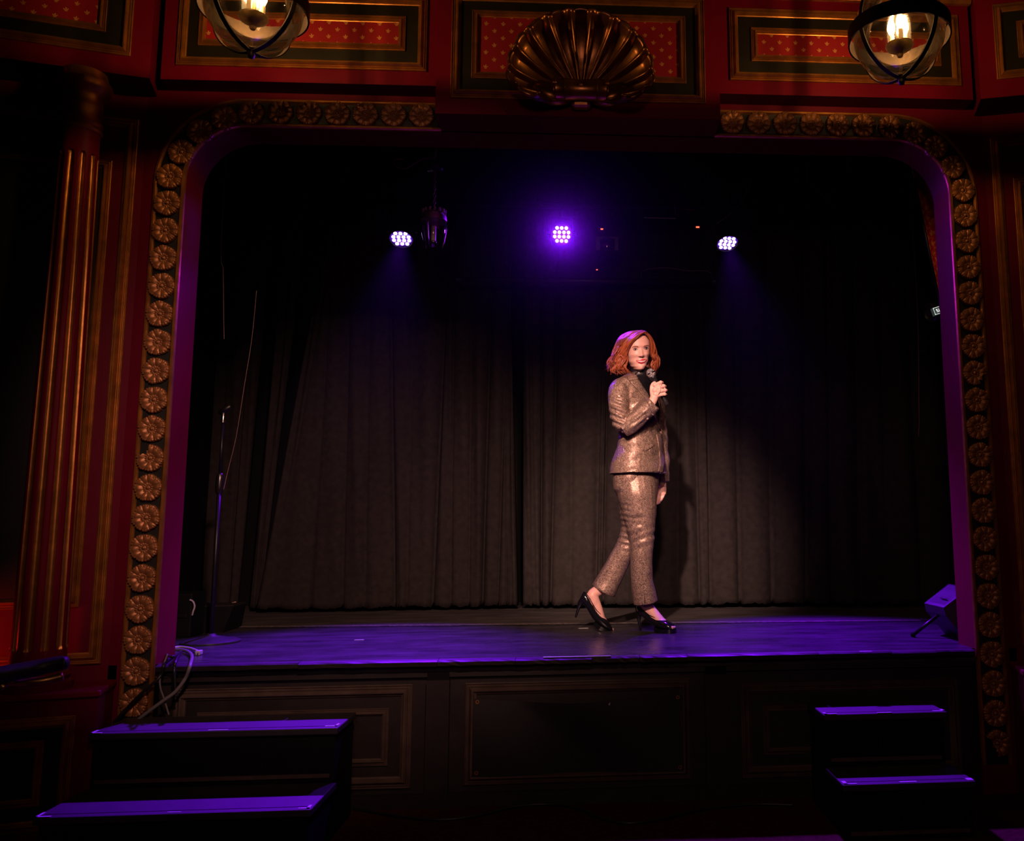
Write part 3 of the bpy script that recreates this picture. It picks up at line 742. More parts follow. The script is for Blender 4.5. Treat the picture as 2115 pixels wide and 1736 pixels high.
# ---- unlit hanging lantern (bell jar)
hl = at(896, 470, 1.0)
t = thing('bell_jar_lantern', 'unlit metal bell-jar lantern hanging on a chain', 'lantern', loc=hl)
M_PEWT = mat('aged_pewter', (.30, .22, .20), .35, metal=.8, vary=.4, scale=30)
MB().lathe([(.015, .125), (.03, .115), (.055, .10), (.062, .085), (.062, .075), (.075, .070), (.077, .05), (.077, .040), (.070, .036)], hl, 40).build('cap', M_PEWT, t, smooth=True, angle=35)
for k in range(14):
    a = 2*PI*k/14
    MB().box(hl.x+.066*math.cos(a)-.007, hl.x+.066*math.cos(a)+.007, hl.y+.066*math.sin(a)-.004, hl.y+.066*math.sin(a)+.004, hl.z+.088, hl.z+.112, .002).build('crown_scallop', M_PEWT, t)
MB().lathe([(.070, .04), (.074, .0), (.072, -.04), (.062, -.08), (.052, -.105)], hl, 40, cap=False).build('glass_jar', M_GLASS, t, smooth=True)
MB().lathe([(.001, -.03), (.018, -.03), (.018, -.025), (.016, -.02), (.001, -.02)], hl+Vector((0, 0, -.065)), 20).build('candle_cup', M_PEWT, t)
MB().lathe([(.015, -.09), (.015, .005), (.013, .008)], hl, 20).build('candle_sleeve', mat('white_sleeve', (.6, .55, .52), .5), t, smooth=True, angle=40)
for a in (0.5, 2.6, 4.4): MB().tube([hl+Vector((.072*math.cos(a), .072*math.sin(a), .045)), hl+Vector((.078*math.cos(a), .078*math.sin(a), .0)), hl+Vector((.066*math.cos(a), .066*math.sin(a), -.08)), hl+Vector((.056*math.cos(a), .056*math.sin(a), -.118))], .004, 8).build('rib', M_PEWT, t, smooth=True)
mb = MB()
k = 0; zz = hl.z+.14
while zz < 3.74:
    ax = Vector((1, 0, 0)) if k % 2 else Vector((0, 1, 0))
    mb.tube([Vector((hl.x, hl.y, zz))+ax*(.007*math.cos(q))+Vector((0, 0, .015*math.sin(q))) for q in [2*PI*i/10 for i in range(10)]], .0025, 6, closed=True); zz += .022; k += 1
mb.build('chain', M_PEWT, t, smooth=True)
MB().lathe([(.05, 0), (.05, .02), (.03, .05), (.01, .06)], at(898, 352, 1.0), 24).build('ceiling_rose', M_FIXT, t, smooth=True)
def bez(pts, n=10):
    """Catmull-Rom through points"""
    P = [Vector(p) for p in pts]; out = []
    for i in range(len(P)-1):
        p0, p1, p2, p3 = P[max(0, i-1)], P[i], P[i+1], P[min(len(P)-1, i+2)]
        for k in range(n):
            s = k/n; out.append(.5*((2*p1)+(p2-p0)*s+(2*p0-5*p1+4*p2-p3)*s*s+(3*p1-p0-3*p2+p3)*s**3))
    out.append(P[-1]); return out
def cable(label, pts, r, m, name='cable', group=None):
    base = Vector(pts[0])
    return MB().tube(bez(pts), r, 8).build(name, m, label=label, cat='cable', smooth=True, group=group)
M_CABW = mat('pale_cable', (.42, .38, .38), .5); M_CABG = mat('grey_cable', (.16, .145, .15), .5); M_CABK = mat('black_cable', (.010, .010, .011), .4); M_CABR = mat('rusty_cable', (.20, .11, .09), .6)
cable('loose loop of pale cable beside the chain of the unlit lantern', [at(x, y, 1.0) for x, y in ((833, 329), (818, 328), (813, 335), (820, 345), (838, 348), (856, 338), (874, 328), (898, 325), (900, 300))], .0035, M_CABR)

# ---- projector on its bracket, small boxes with red indicator lamps
M_REDLED = mat('red_indicator', (1, .1, .05), .4, emit=(1, .06, .03), estr=5)
pj = at(1254, 505, 1.85)
t = thing('stage_projector', 'black stage projector with round lens in a grey bracket', 'projector', loc=pj)
MB().box(pj.x-.055, pj.x+.055, pj.y-.02, pj.y+.16, pj.z-.05, pj.z+.055, .01).build('housing', M_FIXT, t)
M_BRK = mat('grey_bracket', (.14, .13, .135), .5, vary=.4, scale=20)
for s in (-1, 1): MB().box(pj.x+s*.066-.014, pj.x+s*.066+.014, pj.y-.03, pj.y-.022, pj.z-.05, pj.z+.045, .003).build('bracket_cheek', M_BRK, t)
MB().box(pj.x-.078, pj.x+.078, pj.y-.03, pj.y-.022, pj.z+.035, pj.z+.048).build('bracket_top', M_BRK, t)
MB().lathe([(.052, 0), (.052, .03), (.046, .035), (.040, .028), (.02, .034), (.001, .037)], (pj.x, pj.y-.02, pj.z-.012), 32, (0, -1, 0)).build('lens', mat('black_lens', (.008, .008, .01), .08, coat=1), t, smooth=True, angle=35)
MB().tube([(pj.x, pj.y+.05, pj.z+.05), (pj.x, 1.83, 2.86)], .012, 10).build('hanger', M_FIXT, t)
for (px, py, Y, lab, w) in ((1243, 473, 1.72, 'red indicator box above the stage projector', .026), (1441, 469, 1.84, 'red indicator box left of the end LED lamp', .035), (1233, 557, 2.0, 'tiny red indicator box under the stage projector', .018)):
    q = at(px, py, Y); b = thing('indicator_box', lab, 'control box', loc=q)
    MB().box(q.x-w, q.x+w, q.y, q.y+.05, q.z-w*.7, q.z+w*.7, .004).build('case', M_FIXT, b)
    MB().box(q.x-w*.33, q.x+w*.33, q.y-.003, q.y+.002, q.z-w*.14, q.z+w*.16, .001).build('red_lamp', M_REDLED, b)
    MB().tube([(q.x, q.y+.03, q.z+w*.6), (q.x, q.y+.03, 2.90), (q.x, 1.80, 2.90)], .004, 8).build('hanger', M_FIXT, b)
cable('thin cable drooping from the pipe to the LED lamp above the woman', [at(x, y, 1.74) for x, y in ((1480, 462), (1500, 448), (1524, 425), (1540, 400), (1552, 372))], .004, M_CABG)
cable('long thin line slung across the curtain tops', [at(1325, 578, 2.06), at(1330, 558, 2.10)]+[at(x, y, 2.12) for x, y in ((1380, 553), (1420, 559), (1462, 560))]+[at(1472, 577, 2.06)], .003, M_CABG)
for i, (x0, y0, x1, y1, lab) in enumerate(((1330, 449, 1395, 451, 'pale rod on the pipe between projector and end lamp'),)):
    MB().tube([at(x0, y0, 1.76), at(x1, y1, 1.76), at(x1+1, y1-6, 1.78), Vector((at(x1, y1, 1.76).x, 1.78, 2.87))], .005, 8).build('metal_rod', mat('bare_steel', (.4, .37, .36), .35, metal=.9), label=lab, cat='rod')

# ---- microphone stand and hanging wires on the dark side
mbz = Vector((-1.965, .76, 0))
t = thing('microphone_stand', 'black round-base microphone stand without a microphone', 'microphone stand', loc=mbz)
MB().lathe([(.148, 0), (.150, .004), (.149, .010), (.130, .017), (.06, .030), (.028, .038), (.018, .048)], mbz, 48).build('base', mat('stand_base_iron', (.06, .055, .062), .38, metal=.4, vary=.4, scale=30), t, smooth=True, angle=50)
MB().tube([mbz+Vector((0, 0, .04)), mbz+Vector((0, 0, .83))], .0115, 14).build('lower_tube', M_FIXT, t, smooth=True)
MB().lathe([(.012, .79), (.019, .80), (.021, .83), (.021, .86), (.018, .895), (.013, .905)], mbz, 20).build('height_clutch', mat('clutch_metal', (.10, .09, .10), .25, metal=.9), t, smooth=True)
MB().tube([mbz+Vector((0, 0, .88)), mbz+Vector((0, 0, 1.19))], .0085, 14).build('upper_tube', M_FIXT, t, smooth=True)
MB().lathe([(.0145, 1.185), (.0145, 1.190), (.010, 1.192), (.011, 1.235), (.008, 1.24)], mbz, 18).build('collar', M_CHROME, t, smooth=True, angle=35)
MB().tube([mbz+Vector((-.025, 0, 1.240)), mbz+Vector((.0, 0, 1.252)), mbz+Vector((.045, -.015, 1.275))], [.013, .016, .014], 12).build('microphone_clip', M_FIXT, t, smooth=True)
tf_ = at(462, 690, .9)
cable('short hanging wire above the microphone stand', [Vector((at(458, 480, .9).x, .9, 3.75)), at(458, 480, .9), at(461, 560, .9), at(462, 650, .9), at(463, 700, .9)], .0022, M_CABR)
cable('thin wire slanting down to the microphone stand clutch', [at(530, 600, .85), at(520, 700, .85), at(504, 800, .85), at(488, 900, .85), at(470, 975, .85), at(462, 1010, .82)], .0018, M_CABR)

# black boxes and sticks behind the stand
def floorpt(px, py, z=0.0):
    d = at(px, py, 0)-CAM; return CAM+d*((z-CAM.z)/d.z)
t = thing('wedge_box', 'low black wedge box on the floor behind the mic stand base', 'box', loc=(-2.20, 1.28, 0))
mb = MB(); mb.rings([[(-2.335, 1.22, 0.0), (-2.335, 1.50, 0.0), (-2.315, 1.50, .145), (-2.315, 1.30, .140)], [(-2.085, 1.22, 0), (-2.085, 1.50, 0), (-2.06, 1.50, .15), (-2.06, 1.30, .145)]])
mb.build('case', M_BLACK, t); MB().box(-2.32, -2.06, 1.30, 1.50, .142, .152).build('lid', M_FASCIA, t)
t = thing('equipment_case', 'taller black equipment case tucked behind the arch edge', 'box', loc=(-2.32, 1.05, 0))
MB().box(-2.55, -2.175, 1.00, 1.18, 0.0, .245, .01).build('case', M_BLACK, t); MB().box(-2.26, -2.20, .992, 1.0, .11, .13, .003).build('handle', M_FIXT, t)
cable('short pale cable looping over the black equipment case', [at(392, 1238, .985), at(399, 1242, .985), at(402, 1252, .985), at(399, 1262, .985), at(397, 1270, .99)], .005, M_CABW)
cable('thin wooden drumstick-like rod leaning behind the mic stand', [at(441, 1259, 1.36), at(462, 1252, 1.42), at(487, 1243, 1.48)], .006, mat('pale_wood', (.40, .25, .19), .6), name='wooden_rod')
cable('second pale rod lying low behind the mic stand', [at(441, 1261, 1.32), at(464, 1258, 1.38), at(487, 1256, 1.46)], .0045, mat('pale_wood2', (.55, .42, .36), .6), name='wooden_rod')

# cables over the stage corner
def fp(px, py, z): return floorpt(px, py, z)
cable('pale cable with a plug lying on the stage corner', [fp(352, 1338, .012), fp(372, 1335.5, .012), fp(392, 1338, .012), fp(409, 1344, .014)], .006, M_CABW)
q = fp(411, 1347, .012); t = thing('cable_plug', 'pale plug at the end of the cable on the stage corner', 'plug', loc=q)
MB().box(q.x-.012, q.x+.012, q.y-.02, q.y+.018, q.z-.011, q.z+.011, .004).build('plug_body', M_CABW, t)
for s in (-1, 1): MB().box(q.x+s*.006-.0015, q.x+s*.006+.0015, q.y-.034, q.y-.02, q.z-.003, q.z+.003).build('prong', M_CHROME, t)
cable('grey cable hanging over the stage edge beside the arch', [fp(362, 1341, .012), fp(383, 1343, .014), fp(396, 1353, .012), at(393, 1372, -.045), at(383, 1400, -.05), at(362, 1428, -.055), at(338, 1446, -.06), at(300, 1474, -.06), at(268, 1500, -.05)], .008, M_CABG)
cable('thick black cable coiling over the stage corner', [fp(368, 1350, .01), fp(352, 1358, .012), at(340, 1370, -.045), at(333, 1392, -.05), at(322, 1406, -.06), at(296, 1428, -.06), at(262, 1462, -.05), at(235, 1492, -.05)], .007, M_CABK)
cable('thin pale tie strap dangling under the stage corner', [at(346, 1350, -.03), at(332, 1392, -.05), at(331, 1418, -.05), at(338, 1440, -.04), at(349, 1476, -.035)], .004, M_CABG)
cable('black cable arching up at the stage corner', [fp(333, 1345, .012), fp(345, 1352, .03), fp(356, 1356, .045), fp(366, 1350, .03), fp(374, 1345, .012)], .006, M_CABK)
cable('bent black cable hanging straight below the stage corner', [fp(372, 1347, .014), fp(364, 1362, .02), at(360, 1380, -.045), at(361, 1398, -.05), at(363, 1440, -.05)], .006, M_CABK)
cable('long black cable snaking over the carpet in front of the stage', [floorpt(x, y, ZF+.007) for x, y in ((690, 1668), (740, 1671), (820, 1685), (900, 1692), (980, 1685), (1060, 1666), (1130, 1660), (1190, 1668), (1245, 1690), (1300, 1699), (1370, 1690), (1450, 1671), (1560, 1660), (1640, 1662))], .007, M_CABK)

# ---- box steps
M_STEP = mat('black_step_paint', (.026, .022, .028), .6, vary=.45, scale=7, bump=.2, bscale=30)
def steps(label, x0, x1, f1, f2, tapes):
    t = thing('box_steps', label, 'steps', loc=((x0+x1)/2, (f2)/2, ZF))
    for k, (zt, yf, yb_) in enumerate(((-.22, f1, -.032), (-.44, f2, f1+.015))):
        MB().box(x0+.012, x1-.012, yf+.02, yb_, ZF, zt-.028).build('riser_box', M_BLACK, t)
        MB().box(x0, x1, yf, yb_, zt-.028, zt, .005).build('tread', M_STEP, t)
        MB().box(x0+.02, x1-.02, yf+.034, yf+.040, zt-.0005, zt+.0008).build('tread_groove', M_BLACK, t)
        MB().box(x0+.03, x1-.03, yf+.012, yf+.022, ZF+.02 if k else -.44+.02, ZF+.035 if k else -.44+.035).build('kick_strip', M_BLKM, t)
        for (a, b, c, d) in tapes[k]:
            MB().box(a, b, yf+c, yf+d, zt+.0006, zt+.0020).build('tape_mark', M_TAPE, t)
xl0, xl1 = -1.99, -.995
steps('wide black box steps with taped treads below the mic stand', xl0, xl1, -.337, -.672,
      [[(xl0+.004, xl0+.05, .004, .014), (xl0+.004, xl0+.014, .004, .06), (xl1-.06, xl1-.01, .028, .038), (xl1-.02, xl1-.01, .028, .075), (-1.52, -1.44, .006, .013)],
       [(xl0+.004, xl0+.06, .004, .014), (xl0+.004, xl0+.014, .004, .06), (xl1-.05, xl1-.006, .010, .020), (xl1-.02, xl1-.008, .010, .05), (-1.52, -1.47, .012, .018)]])
xr0, xr1 = 1.062, 1.612
steps('narrow black box steps with taped treads on the floor monitor side', xr0, xr1, -.318, -.570,
      [[(xr0+.004, xr0+.06, .004, .014), (xr0+.004, xr0+.016, .004, .04), (xr1-.06, xr1-.004, .012, .022), (xr1-.016, xr1-.004, .012, .05), (1.30, 1.365, .004, .014)],
       [(xr0+.006, xr0+.06, .006, .016), (xr0+.006, xr0+.022, .006, .05), (xr1-.03, xr1-.004, .012, .04), (1.30, 1.37, .010, .022)]])

# ---- floor monitor tilted on a kick stand, mostly behind the right edge of the arch
mo = thing('stage_monitor', 'black tilted speaker monitor on a kick-stand leg by the arch edge', 'speaker', loc=(2.02, .46, 0))
Y0, Y1 = .30, .56
prof = [(1.878, .166), (1.905, .185), (2.02, .262), (2.16, .13), (2.04, .0), (1.985, .0), (1.95, .045), (1.886, .125)]
mb = MB(); mb.rings([[(x, y, z) for x, z in prof] for y in (Y0, Y0+.01, Y1-.01, Y1)])
mb.build('cabinet', mat('speaker_vinyl', (.028, .026, .030), .55, vary=.3, scale=60, bump=.3, bscale=200), mo)
n = Vector((-.585, 0, .81)).normalized(); t_ = Vector((.81, 0, .585)).normalized()
g0 = Vector((1.886, 0, .174))
M_GRILL = mat('speaker_grille', (.05, .048, .052), .45, metal=.3)
mb = MB()
for i in range(16):
    for j in range(24):
        p = g0+t_*(.012+.0095*i)+n*.002; y = Y0+.02+(Y1-Y0-.04)*j/23
        q = p+Vector((0, y, 0)); e = .0034
        a = [mb.p(q+t_*dx+Vector((0, dy, 0))+n*h) for dx, dy, h in ((-e, 0, 0), (0, -e, .0025), (e, 0, 0), (0, e, .0025))]; mb.face(*a)
mb.build('grille', M_GRILL, mo, kind='stuff')
mb = MB(); q = g0+t_*.045+n*.006
a = [[q+t_*dx+Vector((0, Y0+dy, 0))+n*h for dx, h in ((-.004, 0), (.004, 0), (.004, .004), (-.004, .004))] for dy in (.05, .13)]; mb.rings(a); mb.build('name_bar', M_CHROME, mo)
MB().tube([(1.900, .42, .120), floorpt(1886, 1311, .012)], .009, 10).build('kick_stand', M_FIXT, mo, smooth=True)
qf = floorpt(1886, 1311, .01); MB().lathe([(.012, -.01), (.013, .01), (.009, .016)], qf, 14).build('rubber_foot', M_BLACK, mo)

# ---- spotlight clamped behind the right side of the arch, with its lit label
sp0 = at(1890, 654, .55); sp1 = at(1975, 630, .62); d = (sp0-sp1).normalized()
t = thing('profile_spotlight', 'black spotlight sticking out behind the arch with a small lit SL label', 'stage light', loc=sp1)
MB().lathe([(.035, -.10), (.042, -.09), (.042, .05), (.046, .055), (.046, .075), (.052, .08), (.056, .19), (.050, .195), (.046, .185), (.001, .175)], sp1, 36, d).build('barrel', M_FIXT, t, smooth=True, angle=35)
MB().lathe([(.0465, .056), (.049, .058), (.049, .072), (.0465, .074)], sp1, 36, d, cap=False).build('brass_ring', M_BRONZE, t, smooth=True, angle=35)
MB().tube([sp1-d*.02, sp1+Vector((.06, .05, .02)), Vector((2.20, .7, sp1.z+.05)), Vector((2.20, .7, .02))], .014, 10).build('clamp_arm', M_FIXT, t)
la = at(1936, 641, .50)
M_SCR = mat('dark_label_screen', (.02, .025, .025), .3, emit=(.10, .13, .12), estr=.25); M_SCRW = mat('lit_label_print', (.8, .8, .8), .5, emit=(.75, .85, .80), estr=.9)
e1 = (-d).normalized(); nrm = Vector((0, -1, 0)); e1 = (e1-nrm*e1.dot(nrm)).normalized(); e2 = nrm.cross(e1); e2 = e2 if e2.z > 0 else -e2
def lb(name, u0, u1, v0, v1, h0, h1, m):
    mb = MB(); mb.rings([[la+e1*u+e2*v+nrm*h for u, v in ((u0, v0), (u1, v0), (u1, v1), (u0, v1))] for h in (h0, h1)]); return mb.build(name, m, t)
lb('label_plate', -.022, .06, -.022, .022, -.03, 0, M_SCR)
for bar in ((-.020, -.0175, -.02, .02), (-.02, .06, .0175, .02), (-.02, .06, -.02, -.0175)): lb('label_border', *bar, 0, .001, M_SCRW)
for bar in ((-.006, .004, .006, .009), (-.006, -.003, .001, .009), (-.006, .004, -.0015, .0015), (.001, .004, -.009, .0), (-.006, .004, -.009, -.006), (.009, .012, -.009, .009), (.009, .018, -.009, -.006)): lb('letter_stroke', *bar, 0, .0012, M_SCRW)

# ---- red patterned drape showing behind the right corner of the arch
M_RDRAPE = sprig_wallpaper('red_damask', (.60, .020, .030), (.70, .30, .12), .05, .06, 1.4)
Yd = .45
mb = MB()
def drape(u, v):
    y0, y1 = 330, 640
    py = y0+(y1-y0)*(1-v); left = 1893+(py-385)*.215; px = left+(1990-left)*u
    q = at(px, py, Yd+.03*math.sin(14*u)); return q
mb.grid(drape, 30, 12); o = mb.build('red_drape', M_RDRAPE, label='red patterned drape showing behind the rounded arch corner', cat='drape', smooth=True, recalc=False); o.modifiers.new('thickness', 'SOLIDIFY').thickness = .006
MB().tube([at(1888, 370, Yd-.01), at(1893+(640-385)*.215-4, 640, Yd-.01)], .008, 8).build('drape_rope', M_FIXT, label='dark rope along the edge of the red drape', cat='rope', smooth=True)
cable('pale wire hanging in the dark by the right curtain end', [Vector((at(1898, 845, 1.5).x, 1.5, 3.75)), at(1893, 600, 1.5), at(1898, 845, 1.5), at(1898.5, 870, 1.5), at(1897, 900, 1.5)], .0025, M_CABR)

# ---- padded rail in the left foreground
hr = thing('padded_handrail', 'dark padded handrail with a brass underside rail in the near foreground', 'handrail', loc=at(-120, 1395, -1.35))
e = [at(126, 1369, -1.15), at(60, 1382, -1.22), at(0, 1393, -1.28), at(-120, 1412, -1.40)]
mb = MB(); mb.tube([e[0]+Vector((.022, .0, .002)), e[0]+Vector((.016, 0, .001))]+e, [.010, .020, .024, .026, .026, .026], 20); mb.build('padded_bar', mat('purple_black_leather', (.016, .012, .020), .5, vary=.4, scale=30, bump=.2, bscale=60), hr, smooth=True)
b_ = [at(130, 1396, -1.15), at(90, 1405, -1.17), at(50, 1408, -1.2), at(14, 1409, -1.24), at(4, 1414, -1.26), at(10, 1419, -1.26)]
MB().tube(bez(b_, 6), .0135, 12).build('brass_rail', mat('dull_brass', (.45, .26, .08), .35, metal=.85, vary=.4, scale=30), hr, smooth=True)
MB().tube([at(24, 1400, -1.25), at(22, 1408, -1.25)], [.010, .012], 12).build('brass_collar', M_BRONZE, hr, smooth=True)
q = e[3]; MB().tube([q, (q.x, q.y, ZF)], .02, 12).build('post', M_FIXT, hr, smooth=True)
MB().tube([b_[2], (b_[2].x-.25, b_[2].y-.1, b_[2].z), (q.x, q.y, b_[2].z-.02)], .008, 10).build('brass_brace', M_BRONZE, hr, smooth=True)

# ---- thin haze in the stage air, glowing round the lamps
hz = bpy.data.materials.new('stage_haze'); hz.use_nodes = True; nt = hz.node_tree; nt.nodes.clear()
vo = nt.nodes.new('ShaderNodeVolumeScatter'); vo.inputs['Density'].default_value = 0.0017; vo.inputs['Anisotropy'].default_value = 0.92; vo.inputs['Color'].default_value = (1, 1, 1, 1)
ou = nt.nodes.new('ShaderNodeOutputMaterial'); nt.links.new(vo.outputs[0], ou.inputs['Volume'])
HZ = MB().box(-2.74, 2.74, 0.20, 2.95, 0.02, 3.70).build('stage_haze', hz, label='thin haze in the air over the stage, glowing violet near the lamps', cat='haze', kind='stuff')
# ================================================================== the woman on stage
from mathutils import noise as mnoise
YP = 0.90
def P(px, py, dy=0.0): return at(px, py, YP+dy)
PXM = 0.00282                                   # metres per pixel at her depth
def remeshed(mb, voxel, smooth_it=4, fac=.5):
    me = bpy.data.meshes.new('tmp'); me.from_pydata([tuple(v) for v in mb.v], [], mb.f)
    b = bmesh.new(); b.from_mesh(me); bmesh.ops.recalc_face_normals(b, faces=b.faces); b.to_mesh(me); b.free()
    o = bpy.data.objects.new('tmp', me); COL.objects.link(o)
    r = o.modifiers.new('r', 'REMESH'); r.mode = 'VOXEL'; r.voxel_size = voxel
    if smooth_it:
        s = o.modifiers.new('s', 'SMOOTH'); s.factor = fac; s.iterations = smooth_it
    dg = bpy.context.evaluated_depsgraph_get(); out = bpy.data.meshes.new_from_object(o.evaluated_get(dg))
    bpy.data.objects.remove(o); bpy.data.meshes.remove(me)
    return out
def displace(me, fn):
    n = len(me.vertices); co = np.empty(n*3, 'f'); no = np.empty(n*3, 'f')
    me.vertices.foreach_get('co', co); me.vertices.foreach_get('normal', no)
    co = co.reshape(-1, 3); no = no.reshape(-1, 3)
    d = fn(co, no); co += no*d[:, None]
    me.vertices.foreach_set('co', co.ravel()); me.update()
def vpix(co):
    """pixel of each world point"""
    q = co-np.array(CAM); z = q@np.array(fw)
    return np.stack([CX_PX+F_PX*(q@np.array(rt))/z, CY_PX-F_PX*(q@np.array(up))/z], -1)
def finish(me, name, mats, parent, **kw):
    off = wloc(parent); me.transform(Matrix.Translation(-off))
    me.materials.clear()
    for m in (mats if isinstance(mats, (list, tuple)) else [mats]): me.materials.append(m)
    me.polygons.foreach_set('use_smooth', [True]*len(me.polygons)); me.update(); me.name = name
    return add(name, me, parent, **kw)
BODY_YAW = math.radians(50)
SH = Vector((math.cos(BODY_YAW), math.sin(BODY_YAW), 0)); FWD = Vector((math.sin(BODY_YAW), -math.cos(BODY_YAW), 0))   # shoulder axis, facing
def oval(c, a, b, n=40, e=2.2):
    out = []
    for k in range(n):
        t = 2*PI*k/n; ct, st_ = math.cos(t), math.sin(t)
        out.append(c+SH*(a*math.copysign(abs(ct)**(2/e), ct))+FWD*(b*math.copysign(abs(st_)**(2/e), st_)))
    return out
def torso(mb, secs, ga=0.0, gb=0.0):
    mb.rings([oval(P(x, y, dy), a+ga, b+gb) for x, y, dy, a, b in secs])
def limb(mb, pts, n=18, sub=4):
    c = bez([P(*p[:3]) for p in pts], sub); r = []
    rv = [p[3] for p in pts]
    for i in range(len(pts)-1):
        for k in range(sub): s = k/sub; s = s*s*(3-2*s); r.append(rv[i]*(1-s)+rv[i+1]*s)
    r.append(rv[-1]); mb.tube(c, r, n)
def ball(mb, c, r, n=16, sq=(1, 1, 1)):
    c = Vector(c)
    mb.rings([[c+Vector((r*sq[0]*math.sin(p)*math.cos(2*PI*k/n), r*sq[1]*math.sin(p)*math.sin(2*PI*k/n), r*sq[2]*math.cos(p))) for k in range(n)] for p in [PI*(j+.5)/10 for j in range(10)]])

feet_c = Vector((0.36, 0.93, 0))
woman = thing('person', 'woman in sparkling bronze trouser suit and black heels, walking and holding a microphone', 'person', loc=feet_c)

# ---- materials
def glitter(name, dark, light, fleck):
    m = bpy.data.materials.new(name); m.use_nodes = True; nt = m.node_tree; L = nt.links.new
    b = nt.nodes['Principled BSDF']; tc = nt.nodes.new('ShaderNodeTexCoord')
    v = nt.nodes.new('ShaderNodeTexVoronoi'); v.inputs['Scale'].default_value = 820; L(tc.outputs['Object'], v.inputs['Vector'])
    sp = nt.nodes.new('ShaderNodeSeparateColor'); L(v.outputs['Color'], sp.inputs[0])
    n = nt.nodes.new('ShaderNodeTexNoise'); n.inputs['Scale'].default_value = 90; n.inputs['Detail'].default_value = 3; L(tc.outputs['Object'], n.inputs['Vector'])
    r1 = nt.nodes.new('ShaderNodeMapRange'); r1.inputs[1].default_value = .35; r1.inputs[2].default_value = .65; L(n.outputs['Fac'], r1.inputs[0])
    m1 = nt.nodes.new('ShaderNodeMix'); m1.data_type = 'RGBA'; m1.inputs[6].default_value = rgba(dark); m1.inputs[7].default_value = rgba(light); L(r1.outputs[0], m1.inputs[0])
    k = X(nt, sp.outputs[0]).gt(0.86)
    m2 = nt.nodes.new('ShaderNodeMix'); m2.data_type = 'RGBA'; L(m1.outputs[2], m2.inputs[6]); m2.inputs[7].default_value = rgba(fleck); L(k.s, m2.inputs[0]); L(m2.outputs[2], b.inputs['Base Color'])
    b.inputs['Metallic'].default_value = .6; b.inputs['Roughness'].default_value = .44
    # every fleck is tilted its own way
    bp = nt.nodes.new('ShaderNodeBump'); bp.inputs['Strength'].default_value = .55; bp.inputs['Distance'].default_value = .0015; L(sp.outputs[1], bp.inputs['Height']); L(bp.outputs[0], b.inputs['Normal'])
    return m
M_SUIT = glitter('bronze_lurex', (.095, .056, .044), (.25, .155, .118), (.90, .68, .52))
M_SKIN = mat('skin', (.74, .40, .33), .45, vary=.08, scale=30, spec=.4)
M_KNIT = mat('black_knit', (.009, .008, .011), .42, vary=.3, scale=80)
M_PATENT = mat('black_patent_leather', (.006, .006, .008), .12, coat=.6)
M_LIP = mat('red_lipstick', (.50, .022, .040), .3); M_TEETH = mat('teeth', (.80, .72, .68), .25)
M_EYEW = mat('eye_white', (.40, .33, .31), .7, spec=.1); M_IRIS = mat('dark_iris', (.030, .020, .018), .6, spec=.1); M_LASH = mat('lash_dark', (.03, .014, .010), .6); M_BROW = mat('auburn_brow', (.26, .10, .06), .7)
def hair_mat():
    m = bpy.data.materials.new('auburn_hair'); m.use_nodes = True; nt = m.node_tree; L = nt.links.new
    b = nt.nodes['Principled BSDF']; b.inputs['Roughness'].default_value = .42; b.inputs['Specular IOR Level'].default_value = .55
    at_ = nt.nodes.new('ShaderNodeAttribute'); at_.attribute_name = 'tone'
    n = nt.nodes.new('ShaderNodeTexNoise'); n.inputs['Scale'].default_value = 160; n.inputs['Detail'].default_value = 2
    tc = nt.nodes.new('ShaderNodeTexCoord'); L(tc.outputs['Object'], n.inputs['Vector'])
    f = X(nt, at_.outputs['Fac'])*.75 + X(nt, n.outputs['Fac'])*.35
    mx = nt.nodes.new('ShaderNodeMix'); mx.data_type = 'RGBA'; L(f.s, mx.inputs[0]); mx.inputs[6].default_value = (.12, .020, .008, 1); mx.inputs[7].default_value = (.47, .115, .035, 1); L(mx.outputs[2], b.inputs['Base Color'])
    bp = nt.nodes.new('ShaderNodeBump'); bp.inputs['Strength'].default_value = .5; bp.inputs['Distance'].default_value = .003; L(n.outputs['Fac'], bp.inputs['Height']); L(bp.outputs[0], b.inputs['Normal'])
    return m
M_HAIR = hair_mat()

# ---- head in local coordinates: x to the picture's right, f towards the face, z up
HO = P(1316.5, 723.4, -.035); HY, HP, HR = math.radians(10.5), math.radians(10), math.radians(-4.6)
HM = Matrix.Translation(HO) @ Matrix.Rotation(HY, 4, 'Z') @ Matrix.Rotation(HP, 4, 'X') @ Matrix.Rotation(HR, 4, 'Y')
def hd(x, f, z): return HM @ Vector((x*1.02, -f, z*.95))
def interp(z, tab):
    if z <= tab[0][0]: return tab[0][1]
    for (a, va), (b, vb) in zip(tab, tab[1:]):
        if z <= b: s = (z-a)/(b-a); s = s*s*(3-2*s); return va+(vb-va)*s
    return tab[-1][1]
TW = [(-.113, .004), (-.110, .021), (-.102, .033), (-.085, .046), (-.06, .0575), (-.02, .066), (.02, .0705), (.05, .0705), (.08, .060), (.10, .042), (.109, .022), (.113, .003)]
TFR = [(-.113, .045), (-.110, .066), (-.102, .075), (-.085, .0785), (-.06, .081), (-.02, .083), (.01, .084), (.03, .087), (.06, .083), (.085, .066), (.10, .044), (.109, .022), (.113, .003)]
TB = [(-.113, .0), (-.105, .0), (-.08, .030), (-.05, .065), (.0, .090), (.04, .097), (.075, .084), (.10, .05), (.109, .026), (.113, .003)]
def g(x, z, cx, cz, sx, sz): return math.exp(-((x-cx)/sx)**2-((z-cz)/sz)**2)
